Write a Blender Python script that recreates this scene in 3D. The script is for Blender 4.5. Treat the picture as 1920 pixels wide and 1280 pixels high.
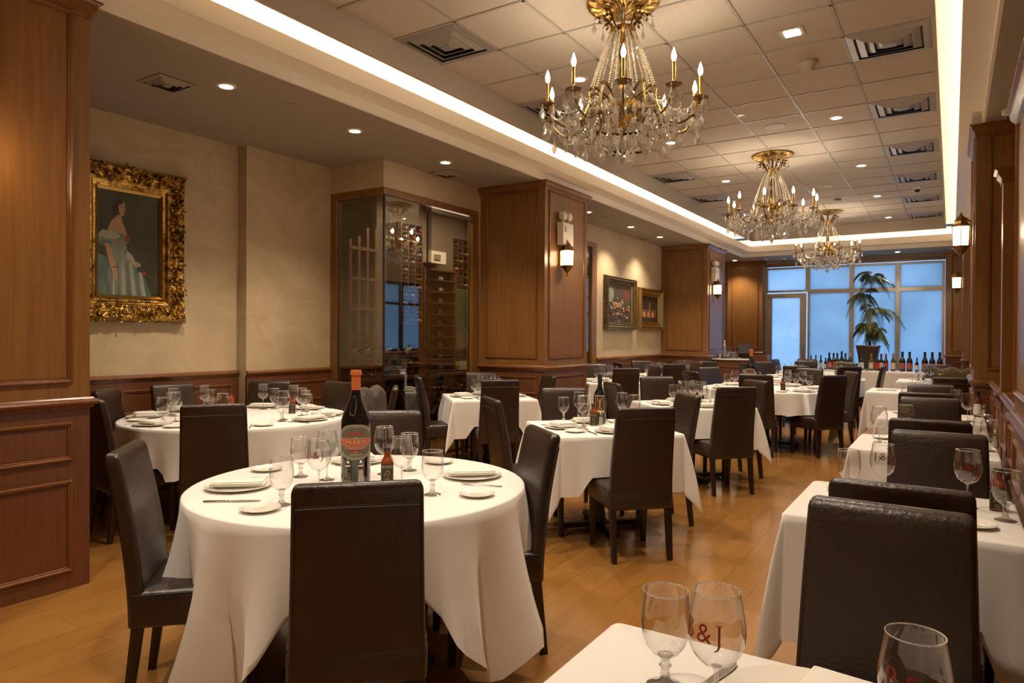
import bpy, bmesh, math, random
from mathutils import Vector, Matrix, noise
random.seed(7)
PI = math.pi
S = bpy.context.scene
COL = S.collection
for _o in list(bpy.data.objects): bpy.data.objects.remove(_o)

# ------------------------------------------------------------------ camera
F_PX, YAW, PITCH, ROLL, CAM_H = 1290.7, 0.5684, -0.0077, 0.0055, 1.45
_cy, _sy = math.cos(YAW), math.sin(YAW)
_f = Vector((-_sy * math.cos(PITCH), _cy * math.cos(PITCH), math.sin(PITCH)))
_r = Vector((_cy, _sy, 0)); _u = _r.cross(_f)
_R = _r * math.cos(ROLL) + _u * math.sin(ROLL); _U = -_r * math.sin(ROLL) + _u * math.cos(ROLL)
cam = bpy.data.cameras.new('camera'); camo = bpy.data.objects.new('camera', cam); COL.objects.link(camo)
camo.matrix_world = Matrix(((_R.x, _U.x, -_f.x, 0), (_R.y, _U.y, -_f.y, 0), (_R.z, _U.z, -_f.z, CAM_H), (0, 0, 0, 1)))
cam.sensor_width = 36; cam.lens = F_PX / 1920 * 36; cam.clip_start = 0.05; cam.clip_end = 100
S.camera = camo
# ------------------------------------------------------------------ world, exposure
S.view_settings.view_transform = 'Standard'; S.view_settings.look = 'None'
S.view_settings.gamma = 1; S.view_settings.use_curve_mapping = False
S.view_settings.exposure = 0.62
try:
    S.cycles.use_denoising = True; S.cycles.denoiser = 'OPENIMAGEDENOISE'
    S.cycles.use_adaptive_sampling = True; S.cycles.adaptive_threshold = 0.02
    S.cycles.max_bounces = 10; S.cycles.transparent_max_bounces = 24; S.cycles.transmission_bounces = 8
    S.cycles.glossy_bounces = 4; S.cycles.diffuse_bounces = 4
    S.cycles.caustics_reflective = False; S.cycles.caustics_refractive = False
    S.cycles.sample_clamp_indirect = 4.0; S.cycles.use_light_tree = True
except Exception: pass
W = bpy.data.worlds.new('dusk'); S.world = W; W.use_nodes = True
W.node_tree.nodes['Background'].inputs[0].default_value = (0.24, 0.43, 0.74, 1)
W.node_tree.nodes['Background'].inputs[1].default_value = 1.15
WARM = (1.0, 0.66, 0.36); WARM2 = (1.0, 0.83, 0.645)
P_DOWN, P_SOFFIT, P_CANDLE, P_SCONCE, E_COVE = 114.0, 85.0, 6.5, 4.0, 40.0

# ------------------------------------------------------------------ materials
def mat(name, col=(.8, .8, .8), rough=.5, metal=0.0, spec=.5, **k):
    m = bpy.data.materials.new(name); m.use_nodes = True
    b = m.node_tree.nodes['Principled BSDF']
    b.inputs['Base Color'].default_value = (*col, 1); b.inputs['Roughness'].default_value = rough
    b.inputs['Metallic'].default_value = metal; b.inputs['Specular IOR Level'].default_value = spec
    if 'emit' in k:
        b.inputs['Emission Color'].default_value = (*k['emit'], 1); b.inputs['Emission Strength'].default_value = k.get('es', 1)
    if 'trans' in k: b.inputs['Transmission Weight'].default_value = k['trans']; b.inputs['IOR'].default_value = k.get('ior', 1.5)
    if 'coat' in k: b.inputs['Coat Weight'].default_value = k['coat']; b.inputs['Coat Roughness'].default_value = k.get('cr', .1)
    if 'sheen' in k: b.inputs['Sheen Weight'].default_value = k['sheen']
    return m
def nd(m, t, **k):
    n = m.node_tree.nodes.new(t)
    for a, v in k.items(): setattr(n, a, v)
    return n
def lk(m, a, b): m.node_tree.links.new(a, b)
def bsdf(m): return m.node_tree.nodes['Principled BSDF']
def ramp(m, stops):
    r = nd(m, 'ShaderNodeValToRGB'); e = r.color_ramp.elements
    e[0].position, e[0].color = stops[0][0], (*stops[0][1], 1); e[1].position, e[1].color = stops[-1][0], (*stops[-1][1], 1)
    for p, c in stops[1:-1]: x = e.new(p); x.color = (*c, 1)
    return r
def noisy(m, c1, c2, scale=3, stretch=(1, 1, 1), detail=6, rough=.6, p=(.3, .7), bump=0, coord='Object', dist=0, bscale=None):
    tc = nd(m, 'ShaderNodeTexCoord'); mp = nd(m, 'ShaderNodeMapping'); mp.inputs['Scale'].default_value = stretch
    n = nd(m, 'ShaderNodeTexNoise'); n.inputs['Scale'].default_value = scale; n.inputs['Detail'].default_value = detail
    n.inputs['Roughness'].default_value = rough; n.inputs['Distortion'].default_value = dist
    lk(m, tc.outputs[coord], mp.inputs[0]); lk(m, mp.outputs[0], n.inputs[0])
    r = ramp(m, [(p[0], c1), (p[1], c2)]); lk(m, n.outputs['Fac'], r.inputs[0]); lk(m, r.outputs[0], bsdf(m).inputs['Base Color'])
    if bump:
        src = n
        if bscale:
            src = nd(m, 'ShaderNodeTexNoise'); src.inputs['Scale'].default_value = bscale; src.inputs['Detail'].default_value = 4
            lk(m, tc.outputs[coord], src.inputs[0])
        b = nd(m, 'ShaderNodeBump'); b.inputs['Strength'].default_value = bump; b.inputs['Distance'].default_value = .01
        lk(m, src.outputs['Fac'], b.inputs['Height']); lk(m, b.outputs[0], bsdf(m).inputs['Normal'])
    return m
def wood(name, c1, c2, rough=.36, scale=5, coat=.12):
    m = mat(name, c1, rough, coat=coat, cr=.15)
    noisy(m, c1, c2, scale, (6, 6, .35), 8, .65, (.25, .75), dist=.6)
    return m
M_WOOD = wood('mahogany', (.175, .072, .016), (.275, .125, .032))
M_WOODLOW = wood('red_mahogany', (.105, .034, .012), (.16, .056, .020))
M_TRIMWOOD = wood('rail_wood', (.15, .052, .015), (.22, .084, .025), .24)
M_RACK = wood('rack_wood', (.09, .04, .017), (.16, .075, .032), .5, coat=0)
M_DARKWOOD = wood('espresso_wood', (.014, .006, .004), (.028, .012, .007), .35)
M_LEATHER = noisy(mat('brown_leather', rough=.33, spec=.6), (.020, .0095, .0055), (.036, .0185, .011), 3, bump=.22, bscale=70)
M_LEATHERSEAM = mat('leather_seam', (.012, .006, .004), .45)
M_THREAD = mat('thread', (.20, .16, .11), .7)
M_PLASTER = noisy(mat('plaster', rough=.55), (.46, .345, .20), (.60, .465, .29), 1.6, (1, 1, 1.4), 7, .65, (.3, .72), dist=1.5)
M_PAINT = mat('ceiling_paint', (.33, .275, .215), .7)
M_FASCIA = mat('fascia_paint', (.46, .39, .31), .7)
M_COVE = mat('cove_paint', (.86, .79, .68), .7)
M_TILE = noisy(mat('ceiling_tile', rough=.9), (.47, .405, .33), (.51, .44, .36), 60, bump=.1)
M_TBAR = mat('t_bar', (.36, .32, .27), .5)
M_CLOTH = noisy(mat('linen', rough=.85, sheen=.3), (.80, .77, .72), (.84, .81, .76), 3, bump=.05, bscale=300)
M_NAPKIN = mat('napkin_linen', (.84, .80, .72), .8, sheen=.2)
M_CHINA = mat('china', (.85, .81, .72), .12, coat=.5)
M_STEEL = mat('steel', (.62, .60, .57), .18, 1)
M_BLACK = mat('black_metal', (.012, .011, .010), .4)
M_BRASS = noisy(mat('aged_brass', rough=.3, metal=1), (.09, .05, .014), (.34, .21, .07), 25)
M_GILT = noisy(mat('gilt', rough=.32, metal=1), (.12, .055, .012), (.72, .46, .13), 18, p=(.38, .62), detail=8)
M_GOLDFLAT = mat('gold_leaf', (.55, .36, .11), .3, 1)
M_BRONZE = noisy(mat('bronze_frame', rough=.4, metal=.7), (.07, .05, .03), (.26, .19, .11), 14)
M_BEAD = mat('crystal_bead', (.78, .68, .50), .08, coat=1, spec=.8)
M_WHITE = mat('white_plastic', (.78, .72, .62), .35)
M_VENT = mat('vent_aluminium', (.34, .31, .29), .45, .5)
M_VENTDARK = mat('vent_dark', (.03, .028, .026), .7)
M_ALU = mat('window_aluminium', (.42, .38, .33), .35, .6)
M_RED = mat('red_plastic', (.45, .02, .02), .4)
M_GREYRUBBER = mat('grey_rubber', (.05, .05, .05), .6)
def emis(name, col, s):
    m = bpy.data.materials.new(name); m.use_nodes = True; nt = m.node_tree
    nt.nodes.remove(nt.nodes['Principled BSDF']); e = nt.nodes.new('ShaderNodeEmission')
    e.inputs[0].default_value = (*col, 1); e.inputs[1].default_value = s; nt.links.new(e.outputs[0], nt.nodes['Material Output'].inputs[0]); return m
M_BULB = emis('bulb_glow', (1, .80, .52), 28)
M_LAMPGLASS = emis('lantern_glow', (1, .76, .46), 7)
M_DISC = emis('downlight_glow', (1, .84, .62), 22)
M_LED = emis('led_strip', (1, .80, .55), E_COVE)
def thinglass(name, tint=(1, 1, 1), base=.04, edge=.75, power=3.0, grough=0.0, dif=0.0):
    m = bpy.data.materials.new(name); m.use_nodes = True; nt = m.node_tree
    nt.nodes.remove(nt.nodes['Principled BSDF'])
    t = nt.nodes.new('ShaderNodeBsdfTransparent'); t.inputs[0].default_value = (*tint, 1)
    g = nt.nodes.new('ShaderNodeBsdfGlossy'); g.inputs['Roughness'].default_value = grough
    lw = nt.nodes.new('ShaderNodeLayerWeight'); lw.inputs[0].default_value = .5
    pw = nt.nodes.new('ShaderNodeMath'); pw.operation = 'POWER'; pw.inputs[1].default_value = power
    mr = nt.nodes.new('ShaderNodeMapRange'); mr.inputs[3].default_value = base; mr.inputs[4].default_value = edge
    mx = nt.nodes.new('ShaderNodeMixShader')
    nt.links.new(lw.outputs['Facing'], pw.inputs[0]); nt.links.new(pw.outputs[0], mr.inputs[0]); nt.links.new(mr.outputs[0], mx.inputs[0])
    nt.links.new(t.outputs[0], mx.inputs[1]); nt.links.new(g.outputs[0], mx.inputs[2])
    out = mx.outputs[0]
    if dif:
        d = nt.nodes.new('ShaderNodeBsdfDiffuse'); d.inputs[0].default_value = (.9, .86, .78, 1); m2 = nt.nodes.new('ShaderNodeMixShader'); m2.inputs[0].default_value = dif
        nt.links.new(out, m2.inputs[1]); nt.links.new(d.outputs[0], m2.inputs[2]); out = m2.outputs[0]
    nt.links.new(out, nt.nodes['Material Output'].inputs[0]); return m
M_CRYSTAL = thinglass('crystal', (.97, .95, .92), .30, .98, 1.3, 0.0, .30)
M_STEMGLASS = thinglass('glass_stem', (.93, .92, .90), .16, .92, 1.6)
M_GLASS = thinglass('thin_glass', (.985, .98, .97), .11, .85, 2.0)
M_RIM = thinglass('glass_rim', (.98, .97, .95), .55, .95, 1.2, .05, .25)  # white and extra gloss mixed in as a highlight along the rim
M_PANE = thinglass('cellar_pane', (.70, .68, .61), .20, .9, 3.2)
M_SHAKER = thinglass('shaker_glass', (.85, .84, .8), .12, .8, 2)
def frosted(name, col, scale):
    m = bpy.data.materials.new(name); m.use_nodes = True; nt = m.node_tree
    nt.nodes.remove(nt.nodes['Principled BSDF'])
    t = nt.nodes.new('ShaderNodeBsdfTranslucent'); g = nt.nodes.new('ShaderNodeBsdfGlossy'); g.inputs['Roughness'].default_value = .25
    tc = nt.nodes.new('ShaderNodeTexCoord'); n = nt.nodes.new('ShaderNodeTexNoise'); n.inputs['Scale'].default_value = 1.2
    n2 = nt.nodes.new('ShaderNodeTexNoise'); n2.inputs['Scale'].default_value = scale; n2.inputs['Detail'].default_value = 3
    mt = nt.nodes.new('ShaderNodeMath'); mt.operation = 'MULTIPLY_ADD'; mt.inputs[1].default_value = .5
    r = ramp(m, [(.55, tuple(c * .93 for c in col)), (1.0, tuple(min(1, c * 1.1) for c in col))])
    nt.links.new(tc.outputs['Object'], n.inputs[0]); nt.links.new(tc.outputs['Object'], n2.inputs[0])
    nt.links.new(n2.outputs['Fac'], mt.inputs[0]); nt.links.new(n.outputs['Fac'], mt.inputs[2]); nt.links.new(mt.outputs[0], r.inputs[0])
    nt.links.new(r.outputs[0], t.inputs[0])
    b = nt.nodes.new('ShaderNodeBump'); b.inputs['Strength'].default_value = .3; nt.links.new(n2.outputs['Fac'], b.inputs['Height']); nt.links.new(b.outputs[0], g.inputs['Normal'])
    mx = nt.nodes.new('ShaderNodeMixShader'); mx.inputs[0].default_value = .05
    nt.links.new(t.outputs[0], mx.inputs[1]); nt.links.new(g.outputs[0], mx.inputs[2]); nt.links.new(mx.outputs[0], nt.nodes['Material Output'].inputs[0]); return m
M_FROST = frosted('frosted_pane', (.72, .78, .80), 90)
M_FROSTBRIGHT = frosted('frosted_door_pane', (.92, .97, 1.0), 8)  # paler tint stands for the brighter outdoors behind the door bay
def floor_material():
    m = mat('floor_wood', rough=.22, spec=.5, coat=.35, cr=.12)
    tc = nd(m, 'ShaderNodeTexCoord'); mp = nd(m, 'ShaderNodeMapping'); mp.inputs['Rotation'].default_value = (0, 0, PI / 2)
    br = nd(m, 'ShaderNodeTexBrick'); br.offset = .37; br.inputs['Scale'].default_value = 1
    br.inputs['Brick Width'].default_value = 1.25; br.inputs['Row Height'].default_value = .19
    br.inputs['Mortar Size'].default_value = .0012; br.inputs['Mortar Smooth'].default_value = .3
    br.inputs['Color1'].default_value = (.30, .135, .030, 1); br.inputs['Color2'].default_value = (.35, .165, .040, 1); br.inputs['Mortar'].default_value = (.20, .09, .022, 1)
    n = nd(m, 'ShaderNodeTexNoise'); n.inputs['Scale'].default_value = 6; n.inputs['Detail'].default_value = 8; n.inputs['Distortion'].default_value = .8
    mp2 = nd(m, 'ShaderNodeMapping'); mp2.inputs['Scale'].default_value = (6, .5, 1)
    lk(m, tc.outputs['Object'], mp.inputs[0]); lk(m, mp.outputs[0], br.inputs[0]); lk(m, tc.outputs['Object'], mp2.inputs[0]); lk(m, mp2.outputs[0], n.inputs[0])
    r = ramp(m, [(.25, (.86, .86, .86)), (.75, (.98, .98, .98))]); lk(m, n.outputs['Fac'], r.inputs[0])
    mx = nd(m, 'ShaderNodeMix', data_type='RGBA', blend_type='MULTIPLY'); mx.inputs[0].default_value = 1
    lk(m, br.outputs[0], mx.inputs[6]); lk(m, r.outputs[0], mx.inputs[7]); lk(m, mx.outputs[2], bsdf(m).inputs['Base Color'])
    bp = nd(m, 'ShaderNodeBump'); bp.inputs['Strength'].default_value = .15; bp.inputs['Distance'].default_value = .004; bp.invert = True
    lk(m, br.outputs['Fac'], bp.inputs['Height']); lk(m, bp.outputs[0], bsdf(m).inputs['Normal'])
    return m
M_FLOOR = floor_material()

# ------------------------------------------------------------------ mesh helpers
class MB:
    def __init__(s): s.v = []; s.f = []; s.m = []
    def add(s, vs, fs, mi=0, M=None):
        b = len(s.v)
        s.v += [tuple(M @ Vector(v)) if M is not None else tuple(v) for v in vs]
        s.f += [tuple(b + i for i in f) for f in fs]; s.m += [mi] * len(fs); return s
    def box(s, x0, x1, y0, y1, z0, z1, mi=0, M=None):
        v = [(x, y, z) for z in (z0, z1) for y in (y0, y1) for x in (x0, x1)]
        return s.add(v, [(0, 2, 3, 1), (4, 5, 7, 6), (0, 1, 5, 4), (2, 6, 7, 3), (0, 4, 6, 2), (1, 3, 7, 5)], mi, M)
    def lathe(s, prof, n=24, mi=0, M=None, cap0=True, cap1=True):
        v = []; f = []
        for r, z in prof:
            for k in range(n):
                a = 2 * PI * k / n; v.append((r * math.cos(a), r * math.sin(a), z))
        for i in range(len(prof) - 1):
            for k in range(n):
                a, b = i * n + k, i * n + (k + 1) % n; f.append((a, b, b + n, a + n))
        if cap0 and prof[0][0] > 1e-5: f.append(tuple(range(n - 1, -1, -1)))
        if cap1 and prof[-1][0] > 1e-5: f.append(tuple((len(prof) - 1) * n + k for k in range(n)))
        return s.add(v, f, mi, M)
    def tube(s, pts, r, n=8, mi=0, M=None, closed=False):
        pts = [Vector(p) for p in pts]; N = len(pts); v = []; f = []; up = None
        for i, p in enumerate(pts):
            if closed: t = pts[(i + 1) % N] - pts[i - 1]
            else: t = pts[min(i + 1, N - 1)] - pts[max(i - 1, 0)]
            t.normalize()
            if up is None:
                up = Vector((0, 0, 1)) if abs(t.z) < .9 else Vector((1, 0, 0))
            a = t.cross(up)
            if a.length < 1e-6: a = t.orthogonal()
            a.normalize(); b = a.cross(t).normalized(); up = b
            rr = r[i] if isinstance(r, (list, tuple)) else r
            for k in range(n):
                q = 2 * PI * k / n; v.append(p + a * math.cos(q) * rr + b * math.sin(q) * rr)
        for i in range(N if closed else N - 1):
            for k in range(n):
                a0, b0 = i * n + k, i * n + (k + 1) % n; j = ((i + 1) % N) * n
                f.append((a0, b0, j + (k + 1) % n, j + k))
        if not closed: f.append(tuple(range(n - 1, -1, -1))); f.append(tuple((N - 1) * n + k for k in range(n)))
        return s.add(v, f, mi, M)
    def loft(s, rings, mi=0, M=None, caps=True):
        n = len(rings[0]); v = [p for r in rings for p in r]; f = []
        for i in range(len(rings) - 1):
            for k in range(n):
                a, b = i * n + k, i * n + (k + 1) % n; f.append((a, b, b + n, a + n))
        if caps: f.append(tuple(range(n - 1, -1, -1))); f.append(tuple((len(rings) - 1) * n + k for k in range(n)))
        return s.add(v, f, mi, M)
    def ball(s, c, r, mi=0, n=8, m=6, sz=1.0):
        prof = [(r * math.sin(PI * i / m) + 1e-6, -r * sz * math.cos(PI * i / m)) for i in range(m + 1)]
        return s.lathe(prof, n, mi, Matrix.Translation(c), False, False)
    def mesh(s, name, mats, smooth=True, angle=.6):
        me = bpy.data.meshes.new(name); me.from_pydata(s.v, [], s.f)
        for m in (mats if isinstance(mats, (list, tuple)) else [mats]): me.materials.append(m)
        if s.m: me.polygons.foreach_set('material_index', s.m)
        bm = bmesh.new(); bm.from_mesh(me); bmesh.ops.recalc_face_normals(bm, faces=bm.faces)
        if smooth:
            for e in bm.edges:
                if len(e.link_faces) == 2 and e.calc_face_angle(0) > angle: e.smooth = False
            for fc in bm.faces: fc.smooth = True
        bm.to_mesh(me); bm.free(); return me
    def build(s, name, mats, parent=None, smooth=True, angle=.6, loc=None):
        o = bpy.data.objects.new(name, s.mesh(name, mats, smooth, angle)); COL.objects.link(o)
        if parent: o.parent = parent
        if loc is not None: o.location = loc
        return o
def empty(name, loc=(0, 0, 0), rz=0, parent=None):
    o = bpy.data.objects.new(name, None); COL.objects.link(o); o.location = loc; o.rotation_euler = (0, 0, rz); o.empty_display_size = .1
    if parent: o.parent = parent
    return o
def tag(o, label=None, cat=None, group=None, kind=None):
    if label: o['label'] = label
    if cat: o['category'] = cat
    if group: o['group'] = group
    if kind: o['kind'] = kind
    return o
def struct(o, label=None): o['kind'] = 'structure'; return tag(o, label)
KIDS = {}
def copy_tree(o, parent=None):
    c = o.copy(); COL.objects.link(c)
    if parent: c.parent = parent
    for ch in (x for x in list(o.children)): copy_tree(ch, c)
    return c
def rrect(hx, hy, r, n=4):
    p = []
    for cx, cy, a0 in ((hx - r, hy - r, 0), (-hx + r, hy - r, 90), (-hx + r, -hy + r, 180), (hx - r, -hy + r, 270)):
        for k in range(n + 1):
            a = math.radians(a0 + 90 * k / n); p.append((cx + r * math.cos(a), cy + r * math.sin(a)))
    return p
def T(x, y, z): return Matrix.Translation((x, y, z))
def RZ(a): return Matrix.Rotation(a, 4, 'Z')
def RX(a): return Matrix.Rotation(a, 4, 'X')
def RY(a): return Matrix.Rotation(a, 4, 'Y')
def light(name, typ, loc, energy, color, parent=None, rot=(0, 0, 0), **k):
    l = bpy.data.lights.new(name, typ); l.energy = energy; l.color = color
    for a, v in k.items(): setattr(l, a, v)
    o = bpy.data.objects.new(name, l); COL.objects.link(o); o.location = loc; o.rotation_euler = rot
    if parent: o.parent = parent
    return o
def text_mesh(s, size, extrude=0.0):
    c = bpy.data.curves.new('txt', 'FONT'); c.body = s; c.size = size; c.align_x = 'CENTER'; c.align_y = 'CENTER'; c.resolution_u = 4; c.extrude = extrude
    o = bpy.data.objects.new('txt', c); COL.objects.link(o); dg = bpy.context.evaluated_depsgraph_get()
    me = bpy.data.meshes.new_from_object(o.evaluated_get(dg)); bpy.data.objects.remove(o)
    v = [tuple(x.co) for x in me.vertices]; f = [tuple(p.vertices) for p in me.polygons]; return v, f
def wrap_text(mb, s, size, rad, z0, th0, mi=0, sx=1.0, arc=0.0):
    v, f = text_mesh(s, size); out = []
    for x, y, _ in v:
        z = z0 + y - arc * x * x; r = rad(z) if callable(rad) else rad
        a = th0 + x * sx / r; out.append((r * math.cos(a), r * math.sin(a), z))
    mb.add(out, f, mi)

# ================================================================== THE ROOM
ZS, ZC, ZR = 3.37, 3.83, 1.06           # soffit, tile ceiling, chair rail
XL0, XL1, XL2 = -6.17, -6.04, -5.22     # left wall planes
YB, YF = -3.2, 18.25
fl = MB().box(-9, 2.2, YB - .1, YF + .3, -.12, 0).build('floor', M_FLOOR, smooth=False); struct(fl, 'polished honey brown wooden floor')
# tile ceiling with its fascia
GX0, GX1, GY0, GY1 = -3.80, -.14, -2.55, 15.97
m = MB().box(GX0, GX1, GY0, GY1 + .05, ZC, ZC + .06)
ce = m.build('ceiling', M_TILE, smooth=False); struct(ce, 'suspended ceiling of square beige tiles')
m = MB(); ty0 = 5.383
for i in range(1, 6):
    x = GX0 + .61 * i; m.box(x - .012, x + .012, GY0, GY1, ZC - .006, ZC + .001)
k = -13
while True:
    y = ty0 + .61 * k
    if y > GY1: break
    if y > GY0: m.box(GX0, GX1, y - .012, y + .012, ZC - .006, ZC + .001)
    k += 1
m.build('t_bar_grid', M_TBAR, ce, smooth=False)
def frame_boxes(mb, x0, x1, y0, y1, w, z0, z1, mi=0):  # rectangular ring between (x0..x1,y0..y1) inner and inner+w outer
    mb.box(x0 - w, x0, y0 - w, y1 + w, z0, z1, mi); mb.box(x1, x1 + w, y0 - w, y1 + w, z0, z1, mi)
    mb.box(x0, x1, y0 - w, y0, z0, z1, mi); mb.box(x0, x1, y1, y1 + w, z0, z1, mi)
LX0, LX1, LY0, LY1 = -4.03, .04, -2.8, 16.71   # lip opening
m = MB(); frame_boxes(m, GX0, GX1, GY0, GY1 + .02, .03, 3.615, ZC + .06)
struct(m.build('trim_1', M_FASCIA, smooth=False), 'fascia around the tile ceiling')
m = MB(); frame_boxes(m, GX0 - .03, GX1 + .03, GY0 - .03, GY1 + .05, .68, 3.80, 3.84); frame_boxes(m, LX0 - .40, LX1 + .40, LY0 - .40, LY1 + .40, .04, 3.49, 3.80)
struct(m.build('trim_2', M_COVE, smooth=False), 'cove ceiling above the hidden light')
SX0, SX1, SY0, SY1 = -4.245, .215, -3.0, 16.92
m = MB(); frame_boxes(m, LX0, LX1, LY0, LY1, .02, 3.49, 3.597); frame_boxes(m, LX0, LX1, LY0, LY1, .50, 3.46, 3.49)
struct(m.build('trim_3', M_COVE, smooth=False), 'lit cream lip of the ceiling cove')
m = MB(); frame_boxes(m, SX0, SX1, SY0, SY1, .02, ZS, 3.46)
struct(m.build('trim_4', M_COVE, smooth=False), 'small lower step of the ceiling cove')
led = empty('led_strip_light', (0, 0, 3.49)); tag(led, 'hidden warm white light strip running round the ceiling cove', 'light strip')
m = MB(); frame_boxes(m, LX0 - .20, LX1 + .20, LY0 - .20, LY1 + .20, .03, .002, .012); m.build('diffuser', M_LED, led, smooth=False)
# soffit
m = MB(); m.box(-9, SX0 - .02, YB, YF + .2, ZS, ZS + .1); m.box(SX1 + .02, 2.1, YB, YF + .2, ZS, ZS + .1); m.box(SX0 - .02, SX1 + .02, SY1 + .02, YF + .2, ZS, ZS + .1); m.box(SX0 - .02, SX1 + .02, YB, SY0 - .02, ZS, ZS + .1)
m.box(-9, 2.1, YB, YF + .2, 3.95, 4.0)
struct(m.build('trim_5', M_PAINT, smooth=False), 'painted soffit round the raised tile ceiling')

# wall with wainscot
def panel(mb, M, w, h, mi_m=0, mi_p=1, mw=.028, d=.014, rec=.004):
    """moulded rectangle centred at origin in XZ plane of M, facing -Y"""
    prof = [(0, 0), (.004, -d), (.012, -d * 1.15), (.018, -d * .6), (.024, -d * .75), (mw, 0), (mw + .004, rec)]
    hx, hz = w / 2, h / 2; rings = []
    for o, y in prof: rings.append([(-hx + o, y, -hz + o), (hx - o, y, -hz + o), (hx - o, y, hz - o), (-hx + o, y, hz - o)])
    mb.loft(rings, mi_m, M, caps=False)
    o = mw + .004; mb.add([(-hx + o, -.0015, -hz + o), (hx - o, -.0015, -hz + o), (hx - o, -.0015, hz - o), (-hx + o, -.0015, hz - o)], [(0, 1, 2, 3)], mi_p, M)
RAILP = [(0, -.035), (.014, -.035), (.018, -.02), (.032, -.014), (.038, 0), (.032, .014), (.018, .018), (.012, .026), (0, .026)]
def rail(mb, p0, p1, z=ZR, prof=RAILP, mi=0, ext=0.0):
    """horizontal moulding from p0 to p1 (xy); it sticks out to the right-hand side of p0->p1"""
    a = Vector((p0[0], p0[1], 0)); b = Vector((p1[0], p1[1], 0)); t = (b - a).normalized(); n = Vector((t.y, -t.x, 0)); a -= t * ext; b += t * ext
    mb.loft([[(q.x + n.x * o, q.y + n.y * o, z + h) for o, h in prof] for q in (a, b)], mi)
CROWN = [(0, -.10), (.008, -.10), (.012, -.07), (.03, -.045), (.034, -.02), (.05, -.012), (.05, 0), (0, 0)]
def wainscot(mb, p0, p1, n, z1=ZR, mi=0, base=0):
    """wall panelling below the rail between two xy points, facing right of p0->p1; mats: 0 wood,1 rail"""
    a = Vector((p0[0], p0[1], 0)); b = Vector((p1[0], p1[1], 0)); t = (b - a).normalized(); nn = Vector((t.y, -t.x, 0)); L = (b - a).length
    M0 = Matrix(((t.x, -nn.x, 0, a.x), (t.y, -nn.y, 0, a.y), (0, 0, 1, 0), (0, 0, 0, 1)))
    mb.box(0, L, -.012, .012, 0, z1 - .03, 0, M0)
    pw = L / n
    for i in range(n):
        c = (i + .5) * pw
        panel(mb, M0 @ T(c, -.012, .84), pw - .16, .22, 1, 0); panel(mb, M0 @ T(c, -.012, .36), pw - .16, .52, 1, 0)
    mb.box(0, L, -.02, 0, 0, .07, 1, M0)
    rail(mb, p0, p1, mi=1)
m = MB(); m.box(XL0 - .15, XL0, YB, 4.44, 0, ZS); m.box(XL1 - .28, XL1, 4.44, 5.6, 0, ZS); m.box(XL1, XL2, 5.56, 5.64, 3.07, ZS)
m.box(XL2 - .06, XL2, 5.64, 7.4, 3.07, ZS); m.box(XL2 - .06, XL2, 8.5, 10.9, 3.07, ZS); m.box(XL2 - .12, XL2, 10.9, YF, 0, ZS)
w = m.build('wall_left', M_PLASTER, smooth=False); struct(w, 'mottled cream plaster wall')
m = MB(); wainscot(m, (XL0, YB), (XL0, 4.44), 6)
m.build('wainscot', [M_WOODLOW, M_TRIMWOOD], w)
m = MB(); wainscot(m, (XL1, 4.44), (XL1, 5.6), 1); wainscot(m, (XL0, 4.44), (XL1, 4.44), 1) if 0 else None; m.build('wainscot', [M_WOODLOW, M_TRIMWOOD], w)
m = MB(); wainscot(m, (XL2, 10.9), (XL2, 14.03), 3); wainscot(m, (XL2, 15.3), (XL2, 17.9), 2); m.build('wainscot', [M_WOODLOW, M_TRIMWOOD], w)
m = MB().box(-6.4, 2.0, YB - .15, YB, 0, 3.95); struct(m.build('wall_back', M_PLASTER, smooth=False), 'cream plaster wall')
# far wall above and beside the windows
m = MB(); m.box(-6.5, 2.0, YF - .1, YF + .1, 3.28, 3.6); m.box(-6.5, -4.04, YF - .1, YF + .1, 0, 3.28); m.box(-.13, 2.0, YF - .1, YF + .1, 0, 3.28); m.box(-2.96, -.13, YF - .1, YF + .1, 0, .42)
struct(m.build('wall_far', M_PAINT, smooth=False), 'painted end wall round the frosted windows')
m = MB(); m.box(-4.04, -.13, YF - .13, YF - .02, 3.22, 3.285); struct(m.build('trim_6', M_WOOD, smooth=False), 'dark wooden strip over the end windows')

def window(name, x0, x1, z0, z1, y, pane, label, fw=.045):
    m = MB(); m.box(x0, x1, y - .05, y + .03, z0, z0 + fw); m.box(x0, x1, y - .05, y + .03, z1 - fw, z1); m.box(x0, x0 + fw, y - .05, y + .03, z0 + fw, z1 - fw); m.box(x1 - fw, x1, y - .05, y + .03, z0 + fw, z1 - fw)
    o = m.build(name, M_ALU, smooth=False); struct(o, label)
    MB().box(x0 + fw, x1 - fw, y - .012, y + .002, z0 + fw, z1 - fw).build('pane', pane, o, smooth=False)
    return o
YW = 18.2; xs = [-3.975, -2.99, -2.015, -1.055, -.135]; n = 1
for i in range(4):
    window('window_%d' % n, xs[i], xs[i + 1], 2.58, 3.20, YW, M_FROSTBRIGHT if i == 0 else M_FROST, ['upper frosted window over the glass door', 'upper frosted window next to the door bay', 'upper frosted window behind the palm', 'upper frosted window at the right end'][i]); n += 1
for i in range(1, 4):
    window('window_%d' % n, xs[i], xs[i + 1], .42, 2.58, YW, M_FROST, ['tall frosted window beside the glass door', 'tall frosted window behind the palm', 'tall frosted window at the right end'][i - 1]); n += 1
m = MB(); x0, x1 = xs[0] + .03, xs[1] - .03
m.box(x0, x0 + .12, YW - .05, YW, 0, 2.55); m.box(x1 - .14, x1, YW - .05, YW, 0, 2.55); m.box(x0 + .12, x1 - .14, YW - .05, YW, 2.44, 2.55); m.box(x0 + .12, x1 - .14, YW - .05, YW, 0, .22)
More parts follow.
